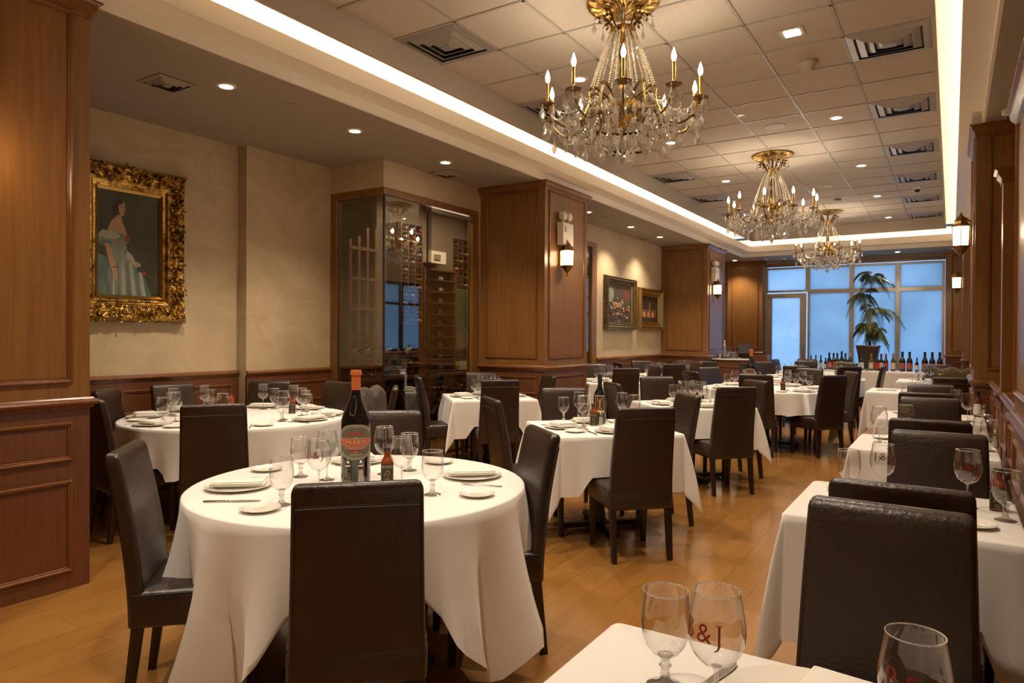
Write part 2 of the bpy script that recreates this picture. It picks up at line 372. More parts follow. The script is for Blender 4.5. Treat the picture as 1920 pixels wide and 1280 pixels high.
d = m.build('door_1', M_ALU, smooth=False); struct(d, 'aluminium framed frosted glass door')
MB().box(x0 + .12, x1 - .14, YW - .03, YW - .015, .22, 2.44).build('pane', M_FROSTBRIGHT, d, smooth=False)
MB().box(x0 + .06, x0 + .44, YW - .12, YW - .05, 2.44, 2.50).build('door_closer', M_VENT, d, smooth=False)
MB().tube([(x1 - .06, YW - .05, .92), (x1 - .06, YW - .10, .92), (x1 - .06, YW - .10, 1.2), (x1 - .06, YW - .05, 1.2)], .012).build('door_handle', M_STEEL, d)
m = MB().box(xs[0] - .06, xs[0] + .03, YW - .06, YW + .04, 0, 3.22); struct(m.build('trim_7', M_ALU, smooth=False), 'aluminium post left of the glass door')

# right wall: low wainscot, window bays, header
m = MB(); m.box(1.0, 1.15, YB, 8.6, 0, ZS); m.box(.31, 1.0, YB, YF, 0, ZR - .03); m.box(.9, 1.15, 8.6, 14.1, 2.75, ZS); m.box(.9, 1.15, 14.1, YF, 0, ZS)
w = m.build('wall_right', M_PLASTER, smooth=False); struct(w, 'right-hand wall with deep window bays')
m = MB(); wainscot(m, (.31, 7.46), (.31, 5.95), 2); wainscot(m, (.31, 5.8), (.31, 4.36), 2); wainscot(m, (.31, 14.5), (.31, 8.6), 6); wainscot(m, (.31, 17.9), (.31, 15.3), 2)
m.box(.31, 1.0, 4.36, 5.8, ZR - .03, ZR, 1); m.box(.31, 1.0, 5.95, 7.46, ZR - .03, ZR, 1); m.box(.31, .9, 8.6, 14.5, ZR - .03, ZR, 1)
m.build('wainscot', [M_WOODLOW, M_TRIMWOOD], w)
for i, (ya, yb) in enumerate(((8.62, 9.98), (9.98, 11.34), (11.34, 12.7), (12.7, 14.08))):
    m = MB(); fw = .06
    m.box(.84, .92, ya, yb, ZR, ZR + fw); m.box(.84, .92, ya, yb, 2.75 - fw, 2.75); m.box(.84, .92, ya, ya + fw, ZR + fw, 2.75 - fw); m.box(.84, .92, yb - fw, yb, ZR + fw, 2.75 - fw); m.box(.84, .92, ya + fw, yb - fw, 2.2, 2.25)
    o = m.build('window_%d' % n, M_BLACK, smooth=False); struct(o, 'dark framed side window bay %s' % ['behind the wooden pillar', 'second along', 'third along', 'farthest along'][i]); n += 1
    MB().box(.87, .885, ya + fw, yb - fw, ZR + fw, 2.75 - fw).build('pane', M_FROST, o, smooth=False)

# wooden pillars
def pillar(name, x0, x1, y0, y1, label, faces, z1=ZS, crown=True):
    o = empty(name, ((x0 + x1) / 2, (y0 + y1) / 2, 0)); struct(o, label); cx, cy = (x0 + x1) / 2, (y0 + y1) / 2
    hx, hy = (x1 - x0) / 2, (y1 - y0) / 2
    up = MB().box(-hx, hx, -hy, hy, ZR, z1); lo = MB().box(-hx, hx, -hy, hy, 0, ZR)
    rl = MB(); tops = MB()
    for fc in faces:
        if fc == 'f': M0, w = T(0, -hy, 0), 2 * hx
        elif fc == 'b': M0, w = T(0, hy, 0) @ RZ(PI), 2 * hx
        elif fc == 'r': M0, w = T(hx, 0, 0) @ RZ(PI / 2), 2 * hy
        else: M0, w = T(-hx, 0, 0) @ RZ(-PI / 2), 2 * hy
        h = z1 - .09 - 1.17
        panel(up, M0 @ T(0, -.001, 1.17 + h / 2), w - .19, h, 1, 0)
        panel(lo, M0 @ T(0, -.001, .84), w - .19, .22, 1, 0); panel(lo, M0 @ T(0, -.001, .36), w - .19, .52, 1, 0)
    for prof, z, mb in ((RAILP, ZR, rl), (CROWN, z1, tops)):
        ring = []
        for (sx, sy) in ((-1, -1), (1, -1), (1, 1), (-1, 1)): ring.append([(sx * (hx + ox), sy * (hy + ox), z + oz) for ox, oz in prof])
        ring.append(ring[0]); mb.loft(ring, 0, caps=False)
    up.build('upper_panelling', [M_WOOD, M_TRIMWOOD], o); lo.build('lower_panelling', [M_WOODLOW, M_TRIMWOOD], o); rl.build('chair_rail', M_TRIMWOOD, o); tops.build('crown_moulding', M_TRIMWOOD, o)
    return o
pillar('pillar', -5.2, -4.22, .85, 2.05, 'nearest wooden pillar at the left edge', 'rb')
pillar('pillar', -5.2, -4.23, 7.36, 8.53, 'panelled wooden pillar beside the wine cellar', 'fr')
pillar('pillar', -5.2, -4.23, 14.08, 15.32, 'panelled wooden pillar right of the two paintings', 'fr')
pillar('pillar', -4.86, -4.0, 17.9, 18.3, 'panelled wooden pier left of the glass door', 'fr')
pillar('pillar', .17, 1.0, 7.47, 8.6, 'panelled wooden pillar on the right with the lantern', 'fl')
pillar('pillar', .17, 1.0, 14.5, 15.3, 'second panelled wooden pillar on the right', 'fl')
pillar('pillar', -.11, .9, 17.9, 18.3, 'panelled wooden pier right of the end windows', 'f')
pillar('partition', .29, 1.0, 5.8, 5.95, 'lower wooden partition on the right wall', 'f', 2.62)
pillar('partition', .275, 1.0, .6, 4.35, 'lower wooden screen at the right edge', 'l', 2.62)

# ================================================================== WINE CELLAR
m = MB(); m.box(-7.6, -7.5, 5.6, 10.9, 0, ZS); m.box(-7.6, XL2 - .1, 10.9, 11.0, 0, ZS); m.box(-7.5, -6.3, 5.6, 5.7, 0, ZS); m.box(-6.68, -6.60, 6.9, 8.60, 0, ZS); m.box(-6.68, -6.60, 8.60, 9.16, 0, 2.2); m.box(-6.68, -6.60, 8.60, 9.16, 2.98, ZS); m.box(-6.68, -6.60, 9.16, 10.9, 0, ZS)
struct(m.build('wall_cellar', noisy(mat('cellar_plaster', rough=.7), (.17, .13, .085), (.22, .17, .115), 2), smooth=False), 'taupe inner wall of the wine cellar')
def glass_wall(label, pts):  # pts: list of (x0,x1,y0,y1) panes
    o = empty('cellar_glass_wall', (pts[0][0], pts[0][2], 0)); struct(o, label); return o
gw = empty('wall_glass', (-5.26, 5.6, 0)); struct(gw, 'glass corner of the wine cellar in a wooden frame')
def gbox(name, x0, x1, y0, y1, z0, z1, mt): MB().box(x0 + 5.26, x1 + 5.26, y0 - 5.6, y1 - 5.6, z0, z1).build(name, mt, gw, smooth=False)
gbox('pane', -5.95, -5.25, 5.59, 5.60, .04, 2.99, M_PANE)
gbox('pane', -5.245, -5.235, 5.60, 6.40, .04, 2.99, M_PANE)
gbox('pane', -5.275, -5.265, 6.37, 7.22, .04, 2.94, M_PANE)
gbox('frame_head', -6.04, -5.29, 5.56, 5.63, 2.99, 3.07, M_WOOD); gbox('frame_head', -5.29, -5.215, 5.56, 7.4, 2.99, 3.07, M_WOOD)
gbox('frame_jamb', -6.04, -5.95, 5.56, 5.64, 0, 2.99, M_WOOD); gbox('frame_jamb', -5.29, -5.215, 7.22, 7.37, 0, 2.99, M_WOOD)
gbox('sliding_rail', -5.30, -5.25, 6.37, 7.22, 2.94, 2.975, M_ALU); gbox('corner_post', -5.252, -5.232, 5.588, 5.606, .04, 2.99, M_BLACK); gbox('pane_edge', -5.278, -5.262, 6.36, 6.375, .04, 2.94, M_BLACK)
gbox('frame_sill', -6.04, -5.22, 5.56, 5.63, 0, .04, M_WOODLOW); gbox('frame_sill', -5.29, -5.22, 5.63, 7.3, 0, .04, M_WOODLOW)
gw2 = empty('wall_glass', (-5.26, 8.6, 0)); struct(gw2, 'narrow cellar glass past the wooden pillar')
MB().box(0, .01, -.1, 2.12, .04, 2.99).build('pane', M_PANE, gw2, smooth=False); MB().box(-.03, .045, 2.12, 2.30, 0, 3.07).build('frame_jamb', M_WOOD, gw2, smooth=False); MB().box(-.03, .045, -.1, 2.12, 2.99, 3.07).build('frame_head', M_WOOD, gw2, smooth=False)

# bottles
def bottle_profile(R, H, neck=.30, rn=.38):
    rn *= R; return [(R * .55, .006), (R * .9, 0), (R, .01), (R, H * (1 - neck - .22)), (R * .97, H * (1 - neck - .16)), (R * .75, H * (1 - neck - .07)), (rn * 1.35, H * (1 - neck)), (rn, H * (1 - neck + .06)), (rn, H * .985), (rn * 1.12, H * .985), (rn * 1.12, H), (rn * .6, H)]
GREEN = mat('bottle_glass_green', (.012, .022, .010), .08, coat=.5); BLACKG = mat('bottle_glass_black', (.006, .005, .006), .07, coat=.6); OLIVE = mat('bottle_glass_olive', (.075, .060, .012), .08, coat=.5); LGREEN = mat('bottle_glass_leaf', (.015, .07, .02), .08, coat=.5)
LAB = {'cream': mat('label_cream', (.62, .55, .40), .6), 'yellow': mat('label_yellow', (.50, .40, .08), .6), 'rust': mat('label_rust', (.36, .09, .035), .6), 'red': mat('label_red', (.42, .03, .03), .6), 'white': mat('label_white', (.68, .64, .56), .6), 'gold': mat('label_gold', (.55, .36, .06), .4)}
CAP = {'black': mat('capsule_black', (.01, .01, .012), .35), 'gold': mat('capsule_gold', (.50, .33, .06), .35, .5), 'red': mat('capsule_red', (.30, .03, .03), .35), 'purple': mat('capsule_purple', (.06, .02, .12), .35), 'white': mat('capsule_white', (.55, .50, .45), .4), 'blue': mat('capsule_blue', (.02, .03, .12), .35)}
BM = {}
def bottle_mesh(R, H, glass, lab, cap, lz=(.12, .48)):
    key = (round(R, 3), round(H, 3), glass.name, lab, cap, lz)
    if key not in BM:
        m = MB().lathe(bottle_profile(R, H), 18, 0)
        m.lathe([(R * 1.012, H * lz[0]), (R * 1.012, H * lz[1])], 18, 1, None, False, False)
        rn = R * .38 * 1.1; m.lathe([(rn, H * .80), (rn, H * .985), (rn * 1.1, H * .985), (rn * 1.1, H * 1.002), (rn * .1, H * 1.003)], 12, 2, None, False, False)
        BM[key] = m.mesh('bottle', [glass, LAB[lab], CAP[cap]])
    return BM[key]
def bottle(loc, R, H, glass, lab, cap, label, group=None, lz=(.12, .48), rot=None, name='wine_bottle', cat='bottle'):
    o = bpy.data.objects.new(name, bottle_mesh(R, H, glass, lab, cap, lz)); COL.objects.link(o); o.location = loc
    if rot: o.rotation_euler = rot
    return tag(o, label, cat, group)
# nine-shelf display rack
rk = empty('wine_rack', (-6.58, 7.95, 0)); tag(rk, 'tall dark wooden rack of nine shelves with bottles lying sideways', 'wine rack')
MB().box(0, .26, -.375, -.345, .90, 2.42).build('side_panel', M_RACK, rk, smooth=False); MB().box(0, .26, .345, .375, .90, 2.42).build('side_panel', M_RACK, rk, smooth=False)
MB().box(0, .015, -.345, .345, .90, 2.42).build('back_panel', M_DARKWOOD, rk, smooth=False); MB().box(0, .26, -.345, .345, 2.40, 2.42).build('top', M_RACK, rk, smooth=False)
for i in range(9):
    z = .945 + i * .165
    MB().box(.015, .26, -.344, .344, z - .012, z).build('shelf', M_RACK, rk, smooth=False)
    for j in range(2):
        lab = 'white' if i in (0, 1, 7, 8) else ('yellow' if i == 6 else 'cream'); gl = GREEN if i % 3 else BLACKG
        bottle((-6.42, 7.95 - .33 + j * .335, z + .040), .038, .30, gl, lab if i not in (3, 4, 5) else 'cream', 'black', 'dark wine bottle lying label-out on the nine-shelf cellar rack', 'bottles lying on the nine-shelf rack', (.1, .42 if i not in (3, 4, 5) else .3), (-PI / 2, 0, 0))
# narrow upright racks full of bottle ends
def endrack(name, x, y0, y1, z0, z1, nx, nz, label, glabel, group):
    o = empty(name, (x, (y0 + y1) / 2, z0)); tag(o, label, 'wine rack'); w = y1 - y0; h = z1 - z0; b = MB()
    for i in range(nx + 1): yy = -w / 2 + w * i / nx; b.box(0, .25, yy - .008, yy + .008, 0, h)
    b.build('upright', M_RACK, o, smooth=False); b = MB()
    for i in range(nz + 1): zz = h * i / nz; b.box(.0, .24, -w / 2, w / 2, zz - .006, zz + .006)
    b.build('cross_rail', M_RACK, o, smooth=False)
    for i in range(nx):
        for j in range(nz):
            if (i * 7 + j * 5) % 4 == 0: continue
            yy = (y0 + y1) / 2 - w / 2 + w * (i + .5) / nx; zz = z0 + h * j / nz + .046
            bottle((x + .0, yy, zz), .036, .28, BLACKG, 'cream', ['black', 'red', 'white', 'gold'][(i * 3 + j) % 4], glabel, group, rot=(0, PI / 2, 0))
    return o
endrack('wine_rack', -6.58, 7.10, 7.54, 1.62, 3.0, 3, 12, 'narrow upright dark rack left of the nine shelves', 'bottle with its capsule out in the narrow upright cellar rack', 'bottles in the narrow upright rack')
endrack('wine_rack', -6.85, 8.62, 9.14, 2.22, 2.96, 4, 6, 'high dark rack of bottles above the painted mural', 'bottle with its capsule out in the high rack above the mural', 'bottles in the high rack')
endrack('wine_rack', -6.58, 6.13, 7.52, .90, 1.14, 9, 2, 'low cubby rack of bottles left of the nine shelves', 'bottle with its capsule out in the low cubby rack', 'bottles in the cubby rack')
for i in range(6):
    bottle((-6.44 + (i % 2) * .03, 6.25 + i * .2, 1.21), .038, .3, BLACKG, 'white' if i % 2 else 'cream', 'black', 'dark bottle tilted on top of the low cubby rack', 'bottles tilted on the cubby rack', rot=(0, PI / 2 - .35, .25))
MB().box(-.0, .25, -.7, .7, 0, .02).build('shelf_board', M_RACK, smooth=False).location = (-6.58, 6.82, 1.15); tag(bpy.data.objects['shelf_board'], 'wooden board lying on top of the low cubby rack', 'shelf')
# counter and X rack below
xr = empty('wine_counter', (-6.58, 7.8, 0)); tag(xr, 'wooden cellar counter with crossed bottle bins below', 'wine rack')
MB().box(0, .34, -1.6, 1.1, .86, .90).build('worktop', M_RACK, xr, smooth=False); MB().box(.02, .32, -1.6, 1.1, 0, .09).build('plinth', M_DARKWOOD, xr, smooth=False)
for k in range(4):
    yc = -1.25 + k * .65
    for s in (-1, 1):
        c = MB().box(.0, .30, -.46, .46, -.012, .012).build('cross_board', M_RACK, xr, smooth=False); c.location = (.02, yc, .475); c.rotation_euler = (s * .86, 0, 0)
    MB().box(.0, .32, yc + .315, yc + .335, .09, .86).build('upright', M_RACK, xr, smooth=False)
random.seed(3)
for k in range(4):
    yc = 7.8 - 1.25 + k * .65
    for (dy, dz) in ((-.05, .17), (.05, .17), (0, .25), (-.10, .25), (.10, .25), (-.05, .33), (.05, .33)):
        bottle((-6.54, yc + dy, .475 + dz - .02), .037, .28, BLACKG, 'cream', random.choice(['white', 'red', 'black', 'white']), 'bottle end in the crossed bins under the cellar counter', 'bottles in the crossed bins', rot=(0, PI / 2, 0))
for k in range(13):
    y = 6.95 + k * .11
    bottle((-6.20 + (k % 2) * .02, y, 0.05), .040, .31, GREEN, 'cream', ['black', 'gold', 'black', 'red'][k % 4], 'standing wine bottle with cream label on the cellar floor rack', 'bottles standing below the crossed bins', (.1, .52))
b = MB().box(-6.27, -6.10, 6.85, 8.5, 0, .05).build('floor_shelf', M_DARKWOOD, smooth=False); tag(b, 'low dark shelf carrying the standing cellar bottles', 'shelf')
for k in range(4):
    bottle((-6.44, 8.44 + k * .088, .90), .038, .32, OLIVE, 'yellow' if k < 2 else 'cream', 'black', ['yellow-labelled bottle left of its twin under the mural', 'yellow-labelled bottle right of its twin under the mural', 'cream-labelled bottle third along under the mural', 'cream-labelled bottle nearest the frame under the mural'][k], 'bottles standing under the mural', (.08, .5))
# mural
mm = mat('mural_paint', rough=.7); tc = nd(mm, 'ShaderNodeTexCoord'); sp = nd(mm, 'ShaderNodeSeparateXYZ'); lk(mm, tc.outputs['Object'], sp.inputs[0])
nz_ = nd(mm, 'ShaderNodeTexNoise'); nz_.inputs['Scale'].default_value = 7; lk(mm, tc.outputs['Object'], nz_.inputs[0])
ma = nd(mm, 'ShaderNodeMath'); ma.operation = 'MULTIPLY_ADD'; ma.inputs[1].default_value = .35; lk(mm, nz_.outputs['Fac'], ma.inputs[0]); lk(mm, sp.outputs['Z'], ma.inputs[2])
rr_ = ramp(mm, [(.15, (.10, .13, .04)), (.45, (.05, .08, .10)), (.5, (.32, .20, .10)), (.62, (.42, .27, .14)), (.8, (.14, .22, .24)), (1.0, (.10, .16, .06))]); lk(mm, ma.outputs[0], rr_.inputs[0]); lk(mm, rr_.outputs[0], bsdf(mm).inputs['Base Color'])
mu = MB().box(0, .012, -.22, .28, 0, 1.25).build('mural', mm, smooth=False, loc=(-6.595, 8.82, .92)); tag(mu, 'painted landscape mural with vine leaves beside the shelf rack', 'mural')
lv = MB(); random.seed(5)
for k in range(46):
    y, z = .03 + random.gauss(0, .05) + .02 * math.sin(k), 1.15 - k * .016 + random.uniform(-.03, .03); a = random.uniform(0, 6)
    lv.add([(.013, y, z), (.014, y + .022 * math.cos(a), z + .022 * math.sin(a)), (.013, y + .04 * math.cos(a + .5), z + .04 * math.sin(a + .5)), (.014, y + .022 * math.cos(a + 1), z + .022 * math.sin(a + 1))], [(0, 1, 2, 3)])
lv.build('vine_leaves', mat('painted_leaf', (.035, .07, .02), .7), mu, smooth=False)
cu = empty('cooling_unit', (-6.58, 7.98, 2.60)); tag(cu, 'white cooling unit high on the cellar wall', 'air conditioner')
MB().box(0, .16, -.22, .22, -.08, .10).build('housing', M_WHITE, cu); MB().box(.155, .175, -.07, .07, -.03, .05).build('grille', M_VENT, cu, smooth=False)
# tall ladder rack seen through the front pane
lr = empty('tall_rack', (-6.35, 6.35, 0)); tag(lr, 'tall pale slatted bottle rack behind the front cellar pane', 'wine rack')
for y in (-.2, -.05, .1, .25): MB().box(-.03, .03, y - .02, y + .02, 0, 2.75 + .1 * math.sin(y * 9)).build('upright', M_RACK, lr, smooth=False)
for k in range(7): MB().box(-.04, .04, -.22, .27, .25 + k * .38, .29 + k * .38).build('cross_rail', M_RACK, lr, smooth=False)
light('cellar_fill', 'AREA', (-5.75, 7.6, 3.3), 58, WARM2, None, (0, 0, 0), size=.5, size_y=2.2, shape='RECTANGLE')  # added fill light for racks and labels, belongs to no fitting

# ================================================================== LIGHT FITTINGS
def downlight(x, y, z, label, group, power, square=False):
    o = empty('downlight', (x, y, z)); tag(o, label, 'ceiling light', group)
    if square: m = MB(); m.box(-.09, .09, -.09, .09, -.006, 0); m.build('trim_plate', M_TBAR, o, smooth=False); MB().box(-.055, .055, -.055, .055, -.010, -.006).build('lens', M_DISC, o, smooth=False)
    else:
        MB().lathe([(.048, -.002), (.052, -.008), (.068, -.008), (.075, 0)], 28, cap0=False, cap1=False).build('trim_ring', M_WHITE, o)
        MB().lathe([(.049, -.004), (.049, -.003)], 24).build('lens', M_DISC, o)
    light('lamp', 'SPOT', (0, 0, -.03), power, WARM2, o, spot_size=math.radians(112), spot_blend=.75, shadow_soft_size=.045)
GN = ['first', 'second', 'third', 'fourth', 'fifth', 'sixth', 'seventh']
for i, y in enumerate((.81, 3.26, 5.71, 8.16, 10.6, 13.0, 15.42)):
    downlight(-1.07, y, ZC, 'lit recessed downlight right of the chandeliers, %s from the camera' % GN[i], 'right row of tile ceiling downlights', P_DOWN, y == 5.71)
    if y < 15: downlight(-2.92, y, ZC, 'lit recessed downlight left of the chandeliers, %s from the camera' % GN[i], 'left row of tile ceiling downlights', P_DOWN)
for i, y in enumerate((.57, 1.93, 3.3, 4.66, 6.03, 9.58, 11.25, 12.67, 17.45)):
    downlight(-4.74 if y < 15 else -4.57, y, ZS, 'small lit downlight in the left soffit, %s' % ['before the nearest pillar', 'beside the nearest pillar', 'next to the soffit air vent', 'over the round table by the portrait', 'in front of the cellar glass', 'just past the cellar pillar', 'near the first painting', 'near the second painting', 'by the glass door'][i], 'left soffit downlights', P_SOFFIT)
downlight(-1.03, 17.5, ZS, 'small lit downlight in the soffit before the end windows', 'left soffit downlights', P_SOFFIT)

def crystal_mesh(L, w):
    m = MB(); n = 8
    m.lathe([(.0006, L), (w * .18, L * .93), (w * .30, L * .86), (.001, L * .80)], 6)
    m.lathe([(.001, L * .80), (w * .42, L * .62), (w, L * .34), (w * .62, L * .14), (.0005, 0)], n, 0, Matrix.Scale(.5, 4, (0, 1, 0)))
    return m.mesh('crystal_pendant', M_CRYSTAL, smooth=False)
def strand_mesh(p0, p1, sag, sp=.017, r=.0065):
    p0, p1 = Vector(p0), Vector(p1); L = (p1 - p0).length; n = max(3, int(L / sp)); m = MB()
    for i in range(n + 1):
        t = i / n; p = p0.lerp(p1, t); p.z -= sag * 4 * t * (1 - t); m.ball(p, r, n=6, m=4)
    return m.mesh('bead_strand', M_BEAD)
def put(name, mesh, parent, loc=(0, 0, 0), rz=0, kind=None, label=None):
    o = bpy.data.objects.new(name, mesh); COL.objects.link(o); o.parent = parent; o.location = loc; o.rotation_euler = (0, 0, rz)
    return tag(o, label, None, None, kind)
def chandelier():
    o = empty('chandelier', (0, 0, 0))
    m = MB(); prof = []
    for r, z in [(.012, -.075), (.04, -.07), (.07, -.05), (.12, -.042), (.18, -.040), (.225, -.034), (.255, -.022), (.262, -.006), (.25, 0)]: prof.append((r, z))
    pr2 = []
    for i in range(len(prof) - 1):
        for k in range(3): a = k / 3; pr2.append((prof[i][0] * (1 - a) + prof[i + 1][0] * a, prof[i][1] * (1 - a) + prof[i + 1][1] * a))
    pr2.append(prof[-1]); m.lathe(pr2, 96)
    m.v = [(x, y, z + (.008 * (noise.noise(Vector((x * 60, y * 60, 1))) + .6 * math.cos(16 * math.atan2(y, x))) * min(1, math.hypot(x, y) * 8) if math.hypot(x, y) < .25 else z * 0) if math.hypot(x, y) < .25 else z) for x, y, z in m.v]
    m.build('canopy', M_GILT, o)
    MB().lathe([(.012, -.06), (.014, -.20), (.010, -.22), (.012, -.30), (.022, -.33), (.030, -.37), (.022, -.42), (.012, -.44), (.020, -.47), (.028, -.54), (.030, -.60), (.016, -.66), (.018, -.72), (.02, -.74)], 18).build('stem', M_BRASS, o)
    MB().lathe([(.01, -.29), (.03, -.285), (.055, -.26), (.075, -.235), (.085, -.21), (.09, -.195), (.088, -.19)], 24, cap1=False).build('crown_bowl', M_GILT, o)
    sc = MB(); sc.tube([(.06, 0, -.21), (.085, 0, -.17), (.11, 0, -.12), (.15, 0, -.09), (.185, 0, -.095), (.205, 0, -.12)], [.007, .006, .005, .005, .005, .003], 6)
    for (x, z, s) in ((.10, -.13, 1), (.13, -.16, -1), (.15, -.11, 1), (.175, -.14, -1), (.12, -.10, 1)):
        sc.lathe([(.001, 0), (.014, .012), (.011, .028), (.001, .04)], 6, 0, T(x, 0, z) @ RY(s * 1.1) @ Matrix.Scale(.35, 4, (0, 1, 0)))
    sm = sc.mesh('leaf_scroll', M_BRASS)
    for k in range(8): put('leaf_scroll', sm, o, rz=2 * PI * k / 8)
    MB().lathe([(.02, -.645), (.095, -.65), (.10, -.66), (.095, -.70), (.10, -.715), (.12, -.73), (.115, -.76), (.15, -.80), (.14, -.84), (.09, -.88), (.03, -.90)], 28).build('hub', M_GILT, o)
    MB().lathe([(.285, -.865), (.30, -.86), (.30, -.845), (.285, -.845)], 40, cap0=False, cap1=False).build('crystal_ring', M_BRASS, o)
    ar = MB(); pts = []
    P = [(.09, -.70), (.15, -.655), (.21, -.62), (.245, -.645), (.24, -.70), (.27, -.80), (.33, -.88), (.40, -.91), (.47, -.885), (.52, -.83), (.545, -.775)]
    for i in range(len(P) - 1):
        p0 = P[max(i - 1, 0)]; p1 = P[i]; p2 = P[i + 1]; p3 = P[min(i + 2, len(P) - 1)]
        for k in range(4):
            t = k / 4; q = []
            for c in range(2): q.append(.5 * (2 * p1[c] + (p2[c] - p0[c]) * t + (2 * p0[c] - 5 * p1[c] + 4 * p2[c] - p3[c]) * t * t + (3 * p1[c] - p0[c] - 3 * p2[c] + p3[c]) * t ** 3))
            pts.append((q[0], 0, q[1]))
    pts.append((P[-1][0], 0, P[-1][1])); ar.tube(pts, .0085, 8)
    ar.tube([(.30, 0, -.845), (.27, 0, -.86), (.25, 0, -.90), (.27, 0, -.935), (.30, 0, -.925)], [.006, .006, .006, .005, .004], 6)
    am = ar.mesh('arm', M_BRASS)
    bo = MB().lathe([(.012, -.012), (.02, -.008), (.052, 0), (.056, .006), (.05, .008), (.018, .004), (.015, .02), (.017, .024), (.013, .03)], 18)
    bo.v = [(x, y, z + (.004 * math.sin(9 * math.atan2(y, x)) if math.hypot(x, y) > .045 else 0)) for x, y, z in bo.v]; bom = bo.mesh('candle_cup', M_BRASS)
    cm = MB().lathe([(.0115, .02), (.0115, .145), (.0135, .15), (.009, .155)], 14).mesh('candle', M_GOLDFLAT)
    bm_ = MB().lathe([(.008, .155), (.015, .172), (.017, .188), (.012, .21), (.005, .232), (.0005, .245)], 12).mesh('bulb', M_BULB)
    for k in range(10):
        a = 2 * PI * k / 10; arm = put('arm', am, o, rz=a)
        cup = put('candle_cup', bom, arm, (.545, 0, -.765)); put('candle', cm, arm, (.545, 0, -.765)); b_ = put('bulb', bm_, arm, (.545, 0, -.765))
        light('candle_light', 'POINT', (0, 0, .20), P_CANDLE, WARM2, b_, shadow_soft_size=.02)
    s1 = strand_mesh((.085, 0, -.235), (.235, 0, -.64), -.03, .015, .0072)
    for k in range(10):
        a = 2 * PI * (k + .5) / 10
        for da in (-.09, .09): put('bead_strand', s1, o, rz=a + da)
    s2 = strand_mesh((.545, 0, -.79), (.545 * math.cos(PI / 5), .545 * math.sin(PI / 5), -.79), .12); s3 = strand_mesh((.29, 0, -.86), (.08, 0, -1.06), .03, .02); s4 = strand_mesh((.23, 0, -.66), (.52, 0, -.78), .09)
    for k in range(10): put('bead_strand', s2, o, rz=2 * PI * k / 10); put('bead_strand', s3, o, rz=2 * PI * (k + .3) / 10); put('bead_strand', s4, o, rz=2 * PI * k / 10 + .04)
    A = crystal_mesh(.115, .027); B = crystal_mesh(.145, .036); C = crystal_mesh(.085, .019)
    random.seed(11)
    for k in range(10):
        a = 2 * PI * k / 10
        for q in (0, 1, 2, 3):
            t = a + (PI / 2 * q + .6); x = .545 * math.cos(a) + .052 * math.cos(t); y = .545 * math.sin(a) + .052 * math.sin(t)
            put('crystal_pendant', A, o, (x, y, -.875 + random.uniform(-.008, .008)), random.uniform(0, 3))
        for r, z, M_ in ((.40, -1.05, B), (.545, -1.0, B), (.285, -.975, A), (.19, -1.10, B)):
            put('crystal_pendant', M_, o, (r * math.cos(a + r), r * math.sin(a + r), z + random.uniform(-.02, .02)), random.uniform(0, 3))
    for k in range(8):
        a = 2 * PI * k / 8; put('crystal_pendant', C, o, (.205 * math.cos(a), .205 * math.sin(a), -.215), a); put('crystal_pendant', A, o, (.10 * math.cos(a + .3), .10 * math.sin(a + .3), -.33), a)
    put('crystal_pendant', B, o, (0, 0, -1.16), 0)
    bk = MB()
    for k in range(260):
        a = random.uniform(0, 2 * PI); r = .08 + .40 * math.sqrt(random.random()); z = -1.03 + .13 * r / .4 + random.uniform(-.05, .10); s = random.uniform(.011, .020)
        M_ = T(r * math.cos(a), r * math.sin(a), z) @ RZ(random.uniform(0, 3)) @ RX(random.uniform(-.3, .3)); bk.lathe([(.0005, s * 1.7), (s, s * .5), (s * .7, -s), (.0005, -s * 1.9)], 6, 0, M_ @ Matrix.Scale(.6, 4, (0, 1, 0)))
    tag(bk.build('crystal_drops', M_CRYSTAL, o, smooth=False), kind='stuff')
    return o
ch = chandelier(); ch.location = (-1.99, 4.56, ZC); ch.rotation_euler = (0, 0, math.radians(-66)); tag(ch, 'nearest brass and crystal chandelier, cut by the top of the photo', 'chandelier', 'crystal chandeliers down the room')
for y, lb, rz in ((9.4, 'middle brass and crystal chandelier of the three', -.9), (14.15, 'farthest brass and crystal chandelier, before the end windows', .2)):
    c = copy_tree(ch); c.location = (-1.99, y, ZC); c.rotation_euler = (0, 0, rz); c['label'] = lb

def sconce(loc, rz, label):   # local: wall at y=0, lamp towards -Y
    o = empty('wall_lantern', loc, rz); tag(o, label, 'wall lamp', 'brass lanterns on the pillars')
    MB().box(-.045, .045, -.012, 0, -.10, .13).build('backplate', M_BRASS, o); MB().tube([(0, -.01, .13), (0, -.05, .17), (0, -.09, .15)], .008).build('bracket', M_BRASS, o)
    m = MB().lathe([(.088, .085), (.092, .095), (.075, .11), (.06, .14), (.062, .15), (.04, .165), (.042, .175), (.015, .20), (.004, .23)], 6, 0, T(0, -.09, 0)); m.build('lantern_roof', M_BRASS, o, smooth=False)
    MB().lathe([(.072, -.10), (.078, .085)], 6, 0, T(0, -.09, 0)).build('glass_shade', M_LAMPGLASS, o, smooth=False)
    m = MB()
    for k in range(6): a = PI / 3 * k; m.tube([(.074 * math.cos(a), -.09 + .074 * math.sin(a), -.10), (.081 * math.cos(a), -.09 + .081 * math.sin(a), .087)], .004, 5)
    m.build('glazing_bars', M_BRASS, o)
    MB().lathe([(.004, -.24), (.010, -.225), (.006, -.21), (.012, -.19), (.035, -.165), (.06, -.13), (.082, -.11), (.084, -.10)], 12, 0, T(0, -.09, 0)).build('lantern_base', M_BRASS, o)
    light('lamp', 'POINT', (0, -.21, 0), P_SCONCE, WARM, o, shadow_soft_size=.05)
